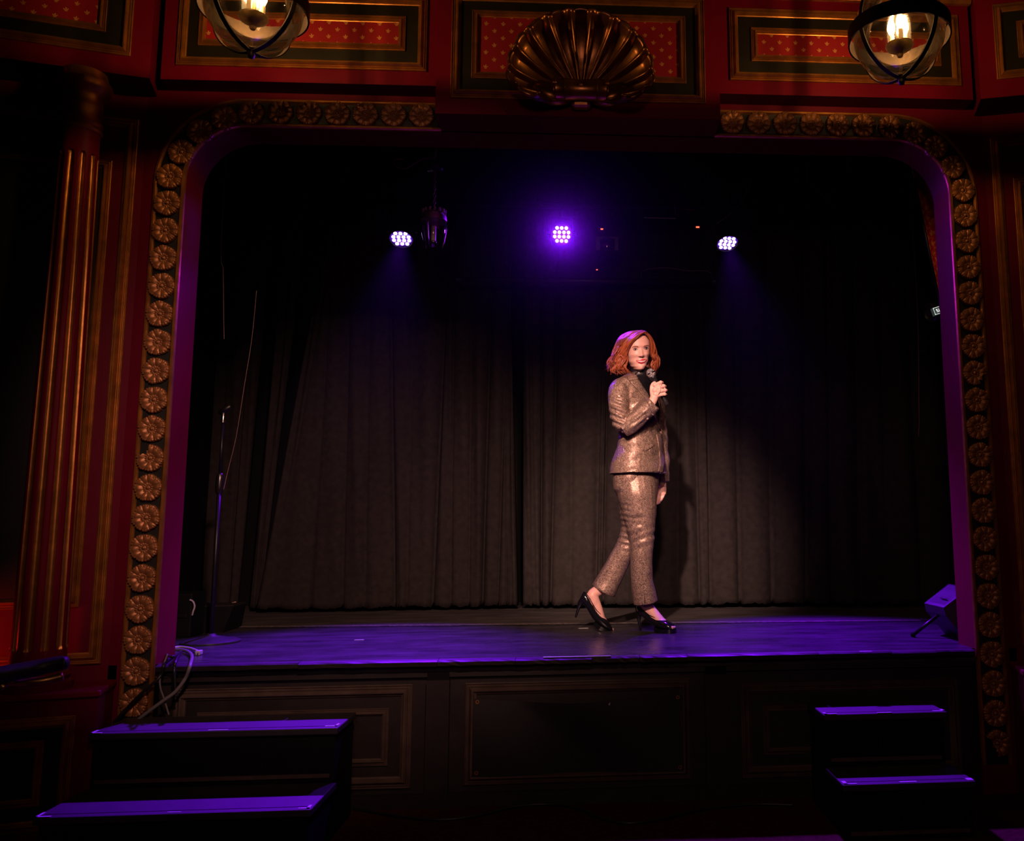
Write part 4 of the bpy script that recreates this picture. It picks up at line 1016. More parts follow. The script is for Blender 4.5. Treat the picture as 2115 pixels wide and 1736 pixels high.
def feat(x, z):
    ax = abs(x); d = 0
    # nose ridge, tip, wings
    if -.05 < z < .03:
        t = max(0, min(1, (.016-z)/.048)); rise = .0235*t**1.2
        fall = 1 if z > -.034 else max(0, 1-((-.034-z)/.009)**2)
        d += (rise*fall)*math.exp(-(ax/(.0075+.004*t))**2)
    d += .0075*g(ax, z, .0125, -.035, .0062, .0055) + .004*g(x, z, 0, -.033, .0085, .006)
    d -= .0075*g(ax, z, .031, .009, .0155, .0085)            # sockets
    d += .0050*g(ax, z, .031, .0065, .0095, .0060)           # eyeballs under the lids
    d += .0022*g(ax, z, .026, .025, .024, .009)              # brows
    d += .0065*g(ax, z, .036, -.026, .017, .014)             # smiling cheeks
    d -= .0035*g(ax, z, .027+.25*(-.045-z), -.045, .004, .014)   # smile folds
    d += .0050*g(x, z, 0, -.062, .021, .010) - .003*g(x, z, 0, -.0775, .014, .0045)
    d += .0060*g(x, z, 0, -.096, .014, .011)                 # chin
    return d
mb = MB(); NZH, NAH = 110, 120
rings = []
for j in range(NZH+1):
    z = -.113+.226*j/NZH; w, fr, bk = interp(z, TW), interp(z, TFR), interp(z, TB); ring = []
    for k in range(NAH):
        a = 2*PI*k/NAH; s_, c_ = math.sin(a), math.cos(a)
        x = w*math.copysign(abs(s_)**.92, s_); f = (fr*abs(c_)**.86 if c_ > 0 else -bk*abs(c_)**.9)
        if c_ > .12: f += feat(x, z)*min(1, (c_-.12)/.25)
        ring.append(hd(x, f, z if z > -.05 else -.05+(z+.05)*1.22))
    rings.append(ring)
mb.rings(rings)
for sx in (-1, 1):  # ears
    ball(mb, hd(sx*.0705, -.012, -.006), .028, 14, (.28, .55, 1))
# neck, body core, arms, legs
limb(mb, [(1322, 752, .0, .050), (1321, 768, .01, .051), (1319, 785, .015, .058), (1317, 800, .01, .07)])
TORSO = [(1318, 770, .0, .050, .050), (1316, 779, .0, .105, .070), (1313, 789, 0, .158, .085), (1312, 804, 0, .178, .098), (1314, 828, 0, .176, .114), (1318, 850, 0, .168, .116), (1321, 875, 0, .152, .106), (1323, 900, 0, .146, .103), (1321, 925, 0, .157, .114), (1319, 950, 0, .174, .131), (1318, 979, 0, .190, .145)]
torso(mb, TORSO[:-1]+[(1315, 985, 0, .15, .11), (1315, 1010, 0, .13, .10)], -.03, -.03)
limb(mb, [(1283, 800, -.11, .045), (1280, 835, -.145, .042), (1291, 886, -.165, .027), (1318, 863, -.19, .032), (1340, 838, -.208, .028), (1348, 828, -.212, .0235), (1352, 818, -.216, .024)])
limb(mb, [(1346, 800, .13, .045), (1362, 890, .17, .036), (1369, 975, .165, .024), (1369, 992, .163, .021), (1368, 1004, .16, .024)])
limb(mb, [(1313, 1000, -.05, .08), (1323, 1090, -.05, .06), (1326, 1150, -.05, .045), (1333, 1215, -.02, .036), (1337, 1232, -.014, .034)])
limb(mb, [(1312, 1000, .07, .08), (1306, 1110, .09, .055), (1272, 1175, .11, .042), (1256, 1206, .122, .036), (1250, 1216, .126, .034)])
# right hand closed round the microphone
mb.rings([[P(x+ox, y+oy, dz+oz) for ox, oy, oz in [(6.0*w_*math.cos(q), 7.2*w_*math.sin(q), -.013*w_*math.cos(q)) for q in [2*PI*i/16 for i in range(16)]]] for x, y, dz, w_ in ((1347.5, 826, -.212, .95), (1350.5, 818, -.220, 1.18), (1353, 810, -.228, 1.42), (1356, 804, -.231, 1.38), (1358.5, 801, -.231, 1.1))])
FING = [((1352, 795, -.230), (1364.5, 789.5, -.222), (1367.5, 790.5, -.188), (1357, 791, -.176), .0105),
        ((1357, 801, -.233), (1370.5, 797, -.223), (1373, 798.5, -.188), (1361, 798, -.175), .0108),
        ((1359.5, 808, -.231), (1373.5, 805.5, -.221), (1375.5, 806.5, -.187), (1364, 805, -.175), .0102),
        ((1360, 816, -.226), (1372.5, 814, -.217), (1375, 814.5, -.187), (1366, 812, -.178), .0092)]
ball(mb, P(1354, 814, -.226), .017, 14); ball(mb, P(1353, 806, -.228), .017, 14)
for a, b, c, d, r in FING:
    pts = bez([P(*a), P(*b), P(*c), P(*d)], 4); mb.tube(pts, [r*(1-.22*i/(len(pts)-1)) for i in range(len(pts))], 12)
    ball(mb, P(*b)+Vector((0, -.001, 0)), r*1.10, 12); ball(mb, P(*a)+Vector((0, .0, 0)), r*1.06, 12); ball(mb, P(*d), r*.8, 10)
pts = bez([P(1348.5, 818, -.216), P(1346.5, 806, -.218), P(1347, 797, -.216), P(1351, 791, -.210), P(1357, 788.5, -.200)], 4)
mb.tube(pts, [.0150-.0055*i/(len(pts)-1) for i in range(len(pts))], 12)
# left hand hanging in the dark
mb.rings([[P(x+7.5*w_*math.cos(q), y, dz+.013*w_*math.sin(q)) for q in [2*PI*i/14 for i in range(14)]] for x, y, dz, w_ in ((1368.5, 998, .162, .9), (1367.5, 1008, .16, 1.25), (1366, 1019, .158, 1.3), (1365, 1024, .158, 1.0))])
for i, (x, l) in enumerate(((1360.5, 17), (1364, 21), (1367.5, 19), (1371, 14))):
    pts = bez([P(x, 1020, .157), P(x-2.5, 1020+l*.5, .150), P(x-6.5, 1020+l, .158)], 4); mb.tube(pts, [.0088-.002*k/(len(pts)-1) for k in range(len(pts))], 10)
pts = bez([P(1363, 1006, .15), P(1357, 1014, .144), P(1355, 1024, .146)], 4); mb.tube(pts, [.011-.003*k/(len(pts)-1) for k in range(len(pts))], 10)
# ---- feet and shoes in a foot frame: s along the foot, w across, h up
def foot_frame(heel, toe, pitch):
    heel, toe = Vector(heel), Vector(toe); e = (toe-heel); e.z = 0; e.normalize(); wv = Vector((0, 0, 1)).cross(e)
    e3 = Vector((0, 0, 1)); piv = toe-e*.205                         # ball of the foot stays on the floor
    piv = toe-e*.06
    def T(s, w, h):
        ds = s-.175; c, sn = math.cos(pitch), math.sin(pitch)
        return piv+e*(ds*c+h*sn)+e3*(-ds*sn+h*c)+wv*w
    return T
fT = foot_frame(floorpt(1334, 1303), floorpt(1394, 1307), 0.0)
tq = floorpt(1264, 1301)
rT = foot_frame(tq-Vector((.24, .02, 0)), tq+Vector((.0, -.01, 0)), math.radians(27))
for T, ank in ((fT, P(1337, 1230, -.014)), (rT, P(1251, 1214, .126))):
    secs = [(.040, .160, .031, .034), (.055, .135, .030, .036), (.080, .112, .031, .036), (.11, .086, .034, .034), (.15, .056, .036, .024), (.19, .038, .034, .017), (.214, .033, .029, .012)]
    mb.rings([[T(s+ .5*hh*math.sin(q)*.5, ww*math.cos(q), h+hh*math.sin(q)) for q in [2*PI*i/16 for i in range(16)]] for s, h, ww, hh in secs])
    c = [ank, ank*.45+T(.030, 0, .172)*.55, T(.036, 0, .160), T(.050, 0, .138), T(.07, 0, .115)]
    mb.tube(bez(c, 4), [.034, .034, .0335, .033, .0325, .032, .0318, .032, .0325, .033, .0335, .034, .034, .034, .034, .033, .032], 16)
    ball(mb, T(.012, 0, .125), .027, 12)
    for k, (w, s, r) in enumerate(((-.016, .228, .0095), (-.004, .231, .0078), (.006, .229, .0072), (.014, .225, .0068), (.021, .219, .0062))): ball(mb, T(s, w if T is fT else -w, .032), r, 10)
body_me = remeshed(mb, .0027, 2, .4)
BVH = BVHTree.FromPolygons([v.co[:] for v in body_me.vertices], [p.vertices[:] for p in body_me.polygons])
body = finish(body_me, 'body', M_SKIN, woman)

def hit(bvh, px, py, off=0.0, back=None):
    d = (at(px, py, 1.0)-CAM).normalized(); loc, n_, i_, dist = bvh.ray_cast(CAM, d)
    if loc is None:
        loc, n_, i_, dist = bvh.find_nearest(at(px, py, YP-.12))
    return loc-d*off
def decal(name, left, right, bvh, material, parent, off=.001, nu=8, nv=10, thick=0.0, bulge=0.0, **kw):
    """thin piece that follows a surface between two measured edges"""
    def pl(pts, t):
        k = t*(len(pts)-1); i = min(int(k), len(pts)-2); s = k-i
        return (pts[i][0]*(1-s)+pts[i+1][0]*s, pts[i][1]*(1-s)+pts[i+1][1]*s)
    mb = MB()
    def fn(u, v):
        a, b = pl(left, v), pl(right, v); x, y = a[0]*(1-u)+b[0]*u, a[1]*(1-u)+b[1]*u
        return hit(bvh, x, y, off+bulge*math.sin(PI*u)*math.sin(PI*min(1, max(0, v))))
    mb.grid(fn, nu, nv)
    o = mb.build(name, material, parent, smooth=True, recalc=False, **kw)
    if thick: md = o.modifiers.new('t', 'SOLIDIFY'); md.thickness = thick; md.offset = 0
    return o
# face details laid on the face (edges: upper polyline, lower polyline)
def band(name, upper, lower, m, off, n=14, **kw): return decal(name, upper, lower, BVH, m, body, off, 4, n, **kw)
def eye(cx, cy, w, h, gx):
    u = [(cx-w, cy+.5), (cx-w*.55, cy-h*.75), (cx, cy-h), (cx+w*.55, cy-h*.75), (cx+w, cy+.3)]
    l = [(cx-w, cy+.5), (cx-w*.5, cy+h*.8), (cx, cy+h*.95), (cx+w*.5, cy+h*.75), (cx+w, cy+.3)]
    band('eye_white', u, l, M_EYEW, .0008)
    c = [(cx+gx+1.9*math.cos(a), cy-.1+1.9*math.sin(a)) for a in [PI+PI*i/8 for i in range(9)]]; d = [(cx+gx+1.9*math.cos(a), cy-.1+1.9*math.sin(a)) for a in [PI-PI*i/8 for i in range(9)]]
    band('iris', c, d, M_IRIS, .0014)
    q = hit(BVH, cx+gx-.6, cy-.7, .0022); mbx = MB(); ball(mbx, q, .0006, 8); mbx.build('eye_glint', M_TEETH, body)
    band('upper_lash', [(p[0], p[1]-1.0) for p in u], [(p[0], p[1]+.15) for p in u], M_LASH, .0016)
    band('lower_lash', [(p[0], p[1]-.1) for p in l], [(p[0], p[1]+.45) for p in l], M_LASH, .0012)
eye(1312.2, 721.3, 4.9, 2.0, .1); eye(1334.6, 719.2, 4.5, 2.0, .3)
band('eyebrow', [(1305.5, 717.2), (1309, 714.4), (1313.5, 713.6), (1318.5, 715.0)], [(1305.5, 717.9), (1309, 716.2), (1313.5, 715.8), (1318.5, 716.9)], M_BROW, .0012)
band('eyebrow', [(1329.5, 714.3), (1334, 712.3), (1338, 712.1), (1341.2, 714.2)], [(1329.5, 716.2), (1334, 714.4), (1338, 713.9), (1341.2, 714.9)], M_BROW, .0012)
band('upper_lip', [(1313.6, 743.8), (1319, 742.4), (1323.2, 741.3), (1325.2, 741.8), (1327.3, 741.1), (1332, 741.6), (1337, 742.0)], [(1313.6, 744.2), (1319, 744.5), (1323.2, 744.6), (1325.2, 744.6), (1327.3, 744.4), (1332, 743.5), (1337, 742.3)], M_LIP, .0030)
band('teeth', [(1315.5, 744.2), (1319, 744.2), (1325, 744.2), (1331, 743.4), (1335.2, 742.6)], [(1315.5, 744.8), (1319, 746.9), (1325, 747.9), (1331, 746.5), (1335.2, 743.2)], M_TEETH, .0016)
band('lower_lip', [(1313.8, 744.2), (1319, 746.8), (1325, 747.9), (1331, 746.5), (1337, 742.3)], [(1313.8, 744.6), (1318.5, 748.9), (1325, 750.9), (1332, 748.2), (1337, 742.7)], M_LIP, .0028)
for px, py in ((1322.8, 736.6), (1330.2, 736.0)):
    band('nostril', [(px-1.2, py), (px, py-.5), (px+1.2, py)], [(px-1.2, py+.3), (px, py+.7), (px+1.2, py+.3)], M_LASH, .0008, n=6)

# ---- turtleneck
mb = MB(); torso(mb, TORSO[1:-2], -.012, -.010)
limb(mb, [(1322, 757, .004, .054), (1321, 766, .006, .056), (1320, 775, .008, .058), (1318, 788, .01, .066)])
tm = remeshed(mb, .005, 5)
displace(tm, lambda co, no: 0.0009*np.sin(co[:, 2]*200+co[:, 0]*60)*(np.abs(co[:, 2]-P(1320, 772).z) < .05))
turtle = finish(tm, 'turtleneck', M_KNIT, woman)

# ---- jacket
mb = MB(); torso(mb, TORSO)
limb(mb, [(1287, 795, -.085, .052), (1279.5, 806, -.115, .0625), (1277.5, 832, -.145, .0595), (1281, 862, -.160, .0555), (1289, 884, -.168, .0505)])
limb(mb, [(1288, 884, -.168, .0505), (1302, 877, -.180, .0510), (1320, 860, -.195, .0505), (1336, 844, -.205, .0520), (1348.5, 831.5, -.211, .0535)])
limb(mb, [(1342, 797, .09, .055), (1350, 812, .13, .060), (1361, 890, .17, .050), (1367.5, 950, .168, .044), (1370, 996, .165, .037)])
jm = remeshed(mb, .0045, 6, .5)
nz = mnoise.noise
def jack_wr(co, no):
    px = vpix(co); d = np.zeros(len(co))
    z, x, y = co[:, 2], co[:, 0], co[:, 1]
    elb = P(1290, 886)
    # creases across the upper sleeve, fanning from the inner elbow
    arm = np.exp(-((px[:, 0]-1278)/22)**2)*((px[:, 1] > 800) & (px[:, 1] < 905))*np.clip((905-px[:, 1])/20, 0, 1)*np.clip((px[:, 1]-800)/20, 0, 1)*(y < YP-.05)
    ph = (px[:, 1]-800)*.47 + .010*(px[:, 0]-1300)**2*.10 - (px[:, 0]-1275)*.16
    d += .0034*arm*np.sin(ph)*np.clip(np.sin(px[:, 1]*.045+px[:, 0]*.05)+.7, 0.1, 1.5)
    # folds along the bent forearm
    fa_ = np.exp(-((px[:, 0]-1318)/24)**2-((px[:, 1]-866)/24)**2)*(y < YP-.12)
    d += .0030*fa_*np.sin(((px[:, 0]-1290)*.62+(px[:, 1]-890)*.85)*.55)
    # soft drapes on the skirt of the jacket
    sk = np.clip((px[:, 1]-890)/25, 0, 1)*(px[:, 1] < 975)
    d += .0042*sk*np.sin((px[:, 0]*.55+px[:, 1])*.13+1.2*np.sin(px[:, 0]*.045))*.8
    ch = ((px[:, 1] > 790) & (px[:, 1] < 890) & (px[:, 0] > 1296))
    d += .0014*ch*np.sin(px[:, 0]*.25+px[:, 1]*.18)
    for i in np.nonzero((d != 0))[0][::1]:
        d[i] += .0022*nz((x[i]*26, y[i]*26, z[i]*40))
    return d
displace(jm, jack_wr)
# cut the open front
Vpoly = [(1305, 758), (1321, 785), (1338, 812), (1352, 845), (1363, 884), (1367, 884), (1366, 860), (1364, 835), (1358, 810), (1350, 786), (1346, 770), (1340, 755)]
def inpoly(p, poly):
    x, y = p; c = False
    for (x1, y1), (x2, y2) in zip(poly, poly[1:]+poly[:1]):
        if (y1 > y) != (y2 > y) and x < (x2-x1)*(y-y1)/(y2-y1)+x1: c = not c
    return c
n = len(jm.vertices); co = np.empty(n*3, 'f'); jm.vertices.foreach_get('co', co); co = co.reshape(-1, 3); px = vpix(co)
bm = bmesh.new(); bm.from_mesh(jm); bm.verts.ensure_lookup_table()
axis = {}
kill = []
for v in bm.verts:
    i = v.index; q = px[i]
    if co[i, 1] < P(1320, 800).y+.09 and inpoly(q, Vpoly):
        # keep sleeve, only the chest shell goes
        rel = Vector(co[i])-P(1316, float(q[1]))
        if rel.dot(FWD) > .035 and co[i, 1] > YP-.155: kill.append(v)
    if q[1] < 763 and co[i, 2] > P(1318, 763).z: kill.append(v)
bmesh.ops.delete(bm, geom=list(set(kill)), context='VERTS')
# open the bottom of the jacket and the cuffs
kill = [f for f in bm.faces if f.normal.z < -.75 and f.calc_center_median().z < P(1318, 972).z and f.calc_center_median().z > P(1318, 990).z and f.calc_center_median().x < P(1371, 980).x]
bmesh.ops.delete(bm, geom=kill, context='FACES')
bm.to_mesh(jm); bm.free()
JB = BVHTree.FromPolygons([v.co[:] for v in jm.vertices], [p.vertices[:] for p in jm.polygons])
jacket = finish(jm, 'jacket', M_SUIT, woman)
md = jacket.modifiers.new('t', 'SOLIDIFY'); md.thickness = .003
decal('lapel', [(1300, 787), (1310, 797), (1321, 809), (1331, 820), (1340, 836), (1352, 862), (1362, 886)], [(1317, 779), (1325, 792), (1333, 804), (1340, 815), (1347, 832), (1356, 858), (1365, 886)], JB, M_SUIT, jacket, .006, 8, 24, .004, .002)
decal('collar', [(1303, 764), (1297, 771), (1294.5, 777), (1300, 786)], [(1309, 761), (1313, 769), (1317, 777), (1318, 784)], JB, M_SUIT, jacket, .007, 8, 12, .005, .003)
cc = P(1317.5, 779, .006)
ring_ = [cc+SH*(.078*math.cos(a))+FWD*(.072*math.sin(a))+Vector((0, 0, .012-.018*math.sin(a)*(math.sin(a) > 0))) for a in [math.radians(20-222*k/30) for k in range(31)]]
MB().tube(ring_, [.007+.004*math.sin(PI*k/30) for k in range(31)], 10).build('collar_roll', M_SUIT, jacket, smooth=True)
for (x, y, r) in ((1363.5, 893, 3.4), (1348.5, 855, 2.6), (1337.5, 864, 2.6)):
    q = hit(JB, x, y, .002); MB().lathe([(r*PXM, 0), (r*PXM, .002), (r*PXM*.7, .0035), (.001, .003)], q, 18, (CAM-q)).build('button', M_SUIT, jacket, smooth=True)
decal('front_placket', [(1356, 896), (1361, 925), (1363, 955), (1358, 982)], [(1366, 896), (1371, 925), (1373.5, 955), (1369, 978)], JB, M_SUIT, jacket, .004, 6, 20, .004, .001)
decal('pocket_flap', [(1331, 926), (1340, 921), (1350, 915)], [(1333, 931), (1342, 926), (1352, 920)], JB, M_SUIT, jacket, .003, 4, 10, .003)

# ---- trousers
mb = MB(); torso(mb, [(1318, 950, 0, .150, .110), (1316, 975, 0, .158, .114), (1314, 990, 0, .160, .114), (1313, 1010, 0, .150, .110), (1314, 1025, 0, .12, .10)])
limb(mb, [(1313, 992, -.03, .112), (1316.5, 1020, -.045, .116), (1320, 1050, -.05, .102), (1323, 1085, -.05, .086), (1325, 1112, -.052, .0735), (1325, 1135, -.05, .066), (1324.5, 1160, -.046, .0625), (1325.5, 1195, -.036, .0635), (1330, 1225, -.026, .068), (1333, 1244, -.020, .0715)])
limb(mb, [(1310, 1000, .06, .11), (1312, 1060, .075, .092), (1308, 1098, .085, .076), (1297, 1124, .093, .0655), (1280, 1155, .103, .064), (1263, 1188, .114, .068), (1246, 1219, .124, .076)])
pm = remeshed(mb, .0045, 5, .5)
def tr_wr(co, no):
    px = vpix(co); X_, Y_ = px[:, 0], px[:, 1]; d = np.zeros(len(co))
    d += .0015*np.exp(-((Y_-1045)/50)**2)*np.exp(-((X_-1328)/26)**2)*np.sin(Y_*.38+np.sin(X_*.12)*1.2)*np.clip(np.sin(Y_*.07+2)+.6, .1, 1.6)
    d += .0024*np.exp(-((Y_-1112)/24)**2)*np.sin((Y_+(X_-1325)*.38)*.36)*(co[:, 1] < YP+.04)
    d += .0026*np.exp(-((Y_-1065)/30)**2)*np.exp(-((X_-1292)/16)**2)*np.sin(Y_*.55-X_*.1)
    d += .0040*np.exp(-((Y_-1115)/20)**2)*np.exp(-((X_-1295)/18)**2)*np.sin((Y_-X_*.3)*.5)*(co[:, 1] > YP+.02)
    for i in range(len(co)):
        d[i] += .0030*nz((co[i, 0]*14, co[i, 1]*14, co[i, 2]*16))
    return d
displace(pm, tr_wr)
trousers = finish(pm, 'trousers', M_SUIT, woman)
TB_ = BVHTree.FromPolygons([(Vector(v.co)+feet_c)[:] for v in pm.vertices], [p.vertices[:] for p in pm.polygons])
decal('hem_slit', [(1331.2, 1231), (1331.0, 1238), (1330.8, 1246)], [(1331.8, 1231), (1332.3, 1238), (1333, 1246)], TB_, M_BLACK, trousers, .0015, 2, 8)
decal('side_seam', [(1325.6, 1150), (1326.5, 1190), (1330.6, 1231)], [(1326.3, 1150), (1327.2, 1190), (1331.4, 1231)], TB_, mat('dark_bronze_seam', (.07, .038, .028), .6), trousers, .0008, 2, 20)

# ---- shoes
SECS = [(-.020, .104, .150, .012), (-.014, .100, .152, .022), (0, .093, .150, .029), (.03, .080, .134, .033), (.06, .062, .114, .0345), (.09, .042, .096, .0365), (.12, .028, .083, .040), (.15, .020, .075, .043), (.18, .018, .066, .043), (.205, .018, .055, .038), (.222, .020, .043, .029), (.229, .020, .036, .022)]
for T in (fT, rT):
    sh_ = add('shoe', None, woman, label='black patent peep-toe platform pump' )
    mb = MB()
    rings = []
    for s, zb_, zt_, w in SECS:
        h = zt_-zb_; ring = []
        for k in range(24):
            q = 2*PI*k/24; c_, s_ = math.cos(q), math.sin(q)
            ring.append(T(s, w*math.copysign(abs(c_)**.75, c_), zb_+h*(.5+.5*math.copysign(abs(s_)**.8, s_))))
        rings.append(ring)
    mb.rings(rings); mb.build('upper', M_PATENT, sh_, smooth=True, angle=50)
    mb = MB()
    mb.rings([[T(s, w*c_, z) for c_, z in ((-1, z0), (1, z0), (1, z1), (-1, z1))] for s, w, z0, z1 in ((.118, .034, .010, .032), (.135, .040, 0, .027), (.16, .044, 0, .023), (.19, .043, 0, .022), (.212, .037, 0, .022), (.230, .025, .001, .022), (.238, .012, .003, .021))])
    mb.build('platform', M_PATENT, sh_, smooth=True, angle=40)
    mb = MB(); mb.tube([T(-.001, 0, .100), T(-.006, 0, .085), T(-.004, 0, .055), T(.002, 0, .025), T(.006, 0, .001)], [.022, .0165, .0095, .0068, .0062], 14); mb.build('stiletto_heel', M_PATENT, sh_, smooth=True, angle=50)
    # the foot shows in the throat of the shoe: low rim round the opening
    rim = [T(s, sg*w, z) for sg in (1, -1) for s, w, z in (((-.018, .008, .151), (0, .029, .149), (.03, .0325, .133), (.06, .0335, .112), (.09, .0345, .094), (.125, .032, .082), (.142, .018, .080)) if sg > 0 else ((.142, .018, .080), (.125, .032, .082), (.09, .0345, .094), (.06, .0335, .112), (.03, .0325, .133), (0, .029, .149), (-.018, .008, .151)))]
    MB().tube(rim, .0022, 6, closed=True).build('top_line', M_PATENT, sh_, smooth=True)

# ---- hair
rnd = random.Random(21); mb = MB(); tones = []
def lock(pts, r0, wave=.006, tone=None, n=6):
    q = bez([Vector(p) for p in pts], 6); N = len(q); ph = rnd.uniform(0, 6); fq = rnd.uniform(8, 13); a1 = rnd.uniform(0, 6)
    out = []; rad_ = []
    for i, p in enumerate(q):
        t = i/(N-1); w = wave*t*min(1, t*2.2)
        out.append(hd(p.x+w*math.sin(fq*t+ph), p.y+w*math.cos(fq*t+ph+a1), p.z+w*.4*math.sin(fq*t*1.3)))
        rad_.append(r0*(.55+.6*math.sin(PI*min(1, t*.9+.12)))*(1 if t < .85 else max(.15, 1-(t-.85)/.17)))
    s = len(mb.v); mb.tube(out, rad_, n); tn = rnd.random() if tone is None else tone
    tones.extend([tn]*(len(mb.v)-s))
U = rnd.uniform
def mixv(a, b, t): return tuple(x*(1-t)+y*t for x, y in zip(a, b))
def clump(base, roots, strands, spread, rad_, wave, fq):
    """a lock of hair: strands that share one wave and draw together at the tip"""
    ph, a1, tn = U(0, 6), U(0, 6), rnd.random()
    for _ in range(strands):
        o = (U(-1, 1), U(-1, 1), U(-1, 1)); pts = []
        q0 = [Vector(p) for p in base]; q0[0] = q0[0]+Vector((U(-roots, roots), U(-roots*2, roots*2), U(-.002, .002)))
        for i, p in enumerate(q0):
            t = i/(len(q0)-1); k = spread*(.35+.65*math.sin(PI*min(1, t*1.05)))
            pts.append(p+Vector((o[0]*k, o[1]*k, o[2]*k*.6)) if i else p)
        q = bez(pts, 6); N = len(q); out = []; rr = []
        dph = U(-.35, .35); cut = U(.86, 1.0); n_ = max(6, int(N*cut))
        for i in range(n_):
            t = i/(N-1); w = wave*min(1, max(0, (t-.18)*1.9))
            p = q[i]
            out.append(hd(p.x+w*math.sin(fq*t+ph+dph), p.y+w*.8*math.cos(fq*t+ph+dph+a1), p.z+w*.5*math.sin(fq*t+ph+1.2)))
            u = i/(n_-1); rr.append(rad_*(.6+.5*math.sin(PI*min(1, u*.9+.1)))*(1 if u < .8 else max(.12, 1-(u-.8)/.22)))
        s0_ = len(mb.v); mb.tube(out, rr, 5); tones.extend([min(1, max(0, tn*.6+rnd.random()*.4))]*(len(mb.v)-s0_))
j = lambda p, k: (p[0]+U(-k, k), p[1]+U(-k, k), p[2]+U(-k, k))
for i in range(46):      # long side, swept to the picture's left: t runs front to back
    t = (i+.5)/46 if i < 30 else rnd.random(); o_ = rnd.random()
    root = (U(.014, .036)-.02*t, .072-.16*t, .110+.012*math.sin(PI*t))
    p1 = mixv((-.020, .094, .084), (-.058, -.095, .098), t); p1 = (p1[0], p1[1], p1[2]+.016*math.sin(PI*t))
    p2 = mixv((-.063, .078, .044), (-.108, -.070, .050), t)
    p3 = mixv((-.086, .046, -.012), (-.124, -.05, -.005), t)
    p4 = mixv((-.088, .042, -.050), (-.150, -.04, -.060), o_*.6+t*.4)
    p5 = mixv((-.090, .046, -.098), (-.168, -.03, -.105), o_*.6+t*.4)
    p6 = mixv((-.062, .050, -.142), (-.152, -.02, -.138), o_)
    if i % 5 == 0: p6 = (p5[0]-U(.005, .025), p5[1], p5[2]-U(.0, .02))
    clump([root, j(p1, .003), j(p2, .005), j(p3, .006), j(p4, .008), j(p5, .010), j(p6, .012)], .006, 17, .011, U(.0020, .0034), U(.008, .014), U(11, 15))
for i in range(26):      # short side, falling to the picture's right
    t = (i+.5)/26; o_ = rnd.random()
    root = (U(.016, .038)-.01*t, .070-.15*t, .110+.010*math.sin(PI*t))
    p1 = mixv((.060, .070, .084), (.058, -.09, .092), t)
    p2 = mixv((.077, .056, .030), (.092, -.07, .040), t)
    p3 = mixv((.083, .044, -.020), (.112, -.05, -.010), t)
    p4 = mixv((.090, .034, -.062), (.124, -.04, -.070), t)
    p5 = mixv((.086, .024, -.105), (.124, -.04, -.115), o_)
    p6 = mixv((.080, .010, -.145), (.108, -.05, -.170), o_)
    clump([root, j(p1, .003), j(p2, .004), j(p3, .005), j(p4, .007), j(p5, .009), j(p6, .010)], .006, 15, .010, U(.0020, .0034), U(.006, .010), U(10, 14))
for i in range(110):      # back of the head
    a = U(-1, 1)
    lock([(U(-.01, .03), -.06, .105), (a*.07, -.105, .07), (a*.10, -.115, .0), (a*.12-.02, -.10, -.07), (a*.13-.03, -.08, -.13+U(-.02, .02))], U(.004, .008), U(.005, .010), n=5)
# thin flyaway strands
for i in range(70):
    lock([(U(-.02, .03), U(-.04, .05), .104), (U(-.10, -.06), U(-.05, .05), .075), (U(-.135, -.11), U(-.05, .04), .0), (U(-.175, -.13), U(-.04, .03), -.06), (U(-.20, -.12), U(-.04, .03), U(-.12, -.075))], .0011, .012, n=4)
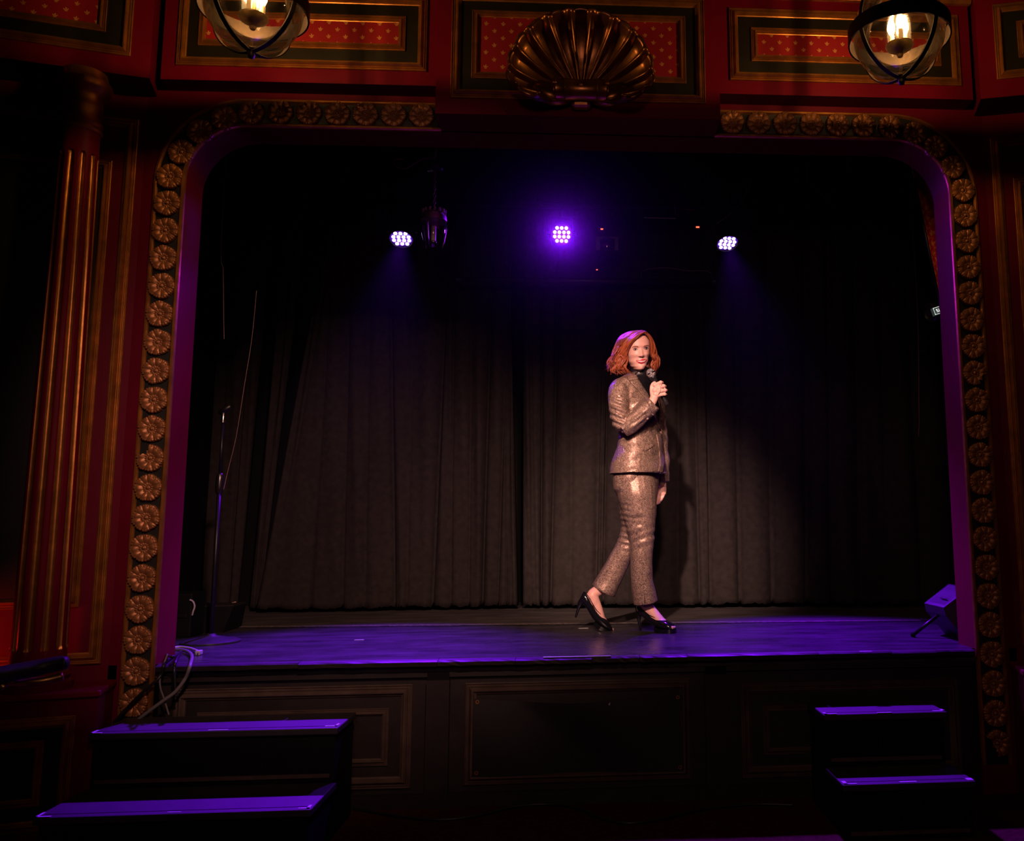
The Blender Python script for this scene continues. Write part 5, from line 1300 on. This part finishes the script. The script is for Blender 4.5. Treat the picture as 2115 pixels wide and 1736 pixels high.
# close-fitting cap below the locks
s0 = len(mb.v)
rings = []
for j in range(26):
    z = -.06+.172*j/25; w, fr, bk = interp(z, TW)*1.03+.001, interp(z, TFR)+.001, interp(z, TB)*1.03+.002; ring = []
    for k in range(40):
        a = 2*PI*k/40; s_, c_ = math.sin(a), math.cos(a); x = w*math.copysign(abs(s_)**.92, s_)
        f = (fr*abs(c_)**.86 if c_ > 0 else -bk*abs(c_)**.9)
        lim = (.092-.9*max(0, x-.03)-.55*max(0, .02-x)) if z > .03 else -1
        if f > -.005 and z < max(.03, lim) or (f > .03 and z < lim): f = min(f, .0); x *= .9
        ring.append(hd(x, f, z-.001))
    rings.append(ring)
mb.rings(rings, True, False, True); tones.extend([.25]*(len(mb.v)-s0))
ho = mb.build('hair', M_HAIR, woman, smooth=True, recalc=False)
at_ = ho.data.attributes.new('tone', 'FLOAT', 'POINT'); at_.data.foreach_set('value', tones)
for sx_ in (-1, 1):
    q = hd(sx_*.077, .004, -.042); er = MB(); ball(er, q, .004, 10); er.build('earring', M_CHROME, woman, smooth=True)
q = P(1367, 801.5, -.226); MB().tube([P(1366.2, 796.5, -.226)+Vector((0, .011*math.cos(a), .011*math.sin(a))) for a in [2*PI*i/16 for i in range(16)]], .0016, 6, closed=True).build('finger_ring', M_CHROME, woman, smooth=True)

# ---- the microphone she holds
m0, m1 = P(1344, 770, -.203), P(1378, 835.5, -.190); ax = (m1-m0).normalized(); Lm = (m1-m0).length
mic = thing('microphone', 'silver-headed black handheld microphone held at her chin', 'microphone', loc=m0)
ML = Lm
MB().lathe([(.001, -.026), (.010, -.0245), (.018, -.019), (.0235, -.010), (.0255, .0), (.0248, .010), (.022, .018), (.018, .024)], m0, 32, ax).build('grille_head', mat('steel_mesh', (.45, .42, .45), .38, metal=.8, bump=.8, bscale=900, scale=900, vary=.3), mic, smooth=True)
MB().lathe([(.0258, -.003), (.0268, -.002), (.0268, .004), (.0258, .005)], m0, 32, ax, cap=False).build('grille_band', M_CHROME, mic, smooth=True, angle=40)
MB().lathe([(.0185, .022), (.0205, .026), (.0205, .034), (.0175, .040), (.0165, .05), (.0142, ML*.7), (.0135, ML-.03), (.0135, ML-.026)], m0, 28, ax).build('handle', mat('mic_black', (.014, .013, .015), .33, metal=.3), mic, smooth=True, angle=40)
MB().lathe([(.0137, ML-.026), (.0137, ML-.004), (.012, ML), (.001, ML+.001)], m0, 28, ax).build('end_cap', mat('mic_cap', (.05, .045, .05), .25, metal=.7), mic, smooth=True, angle=40)
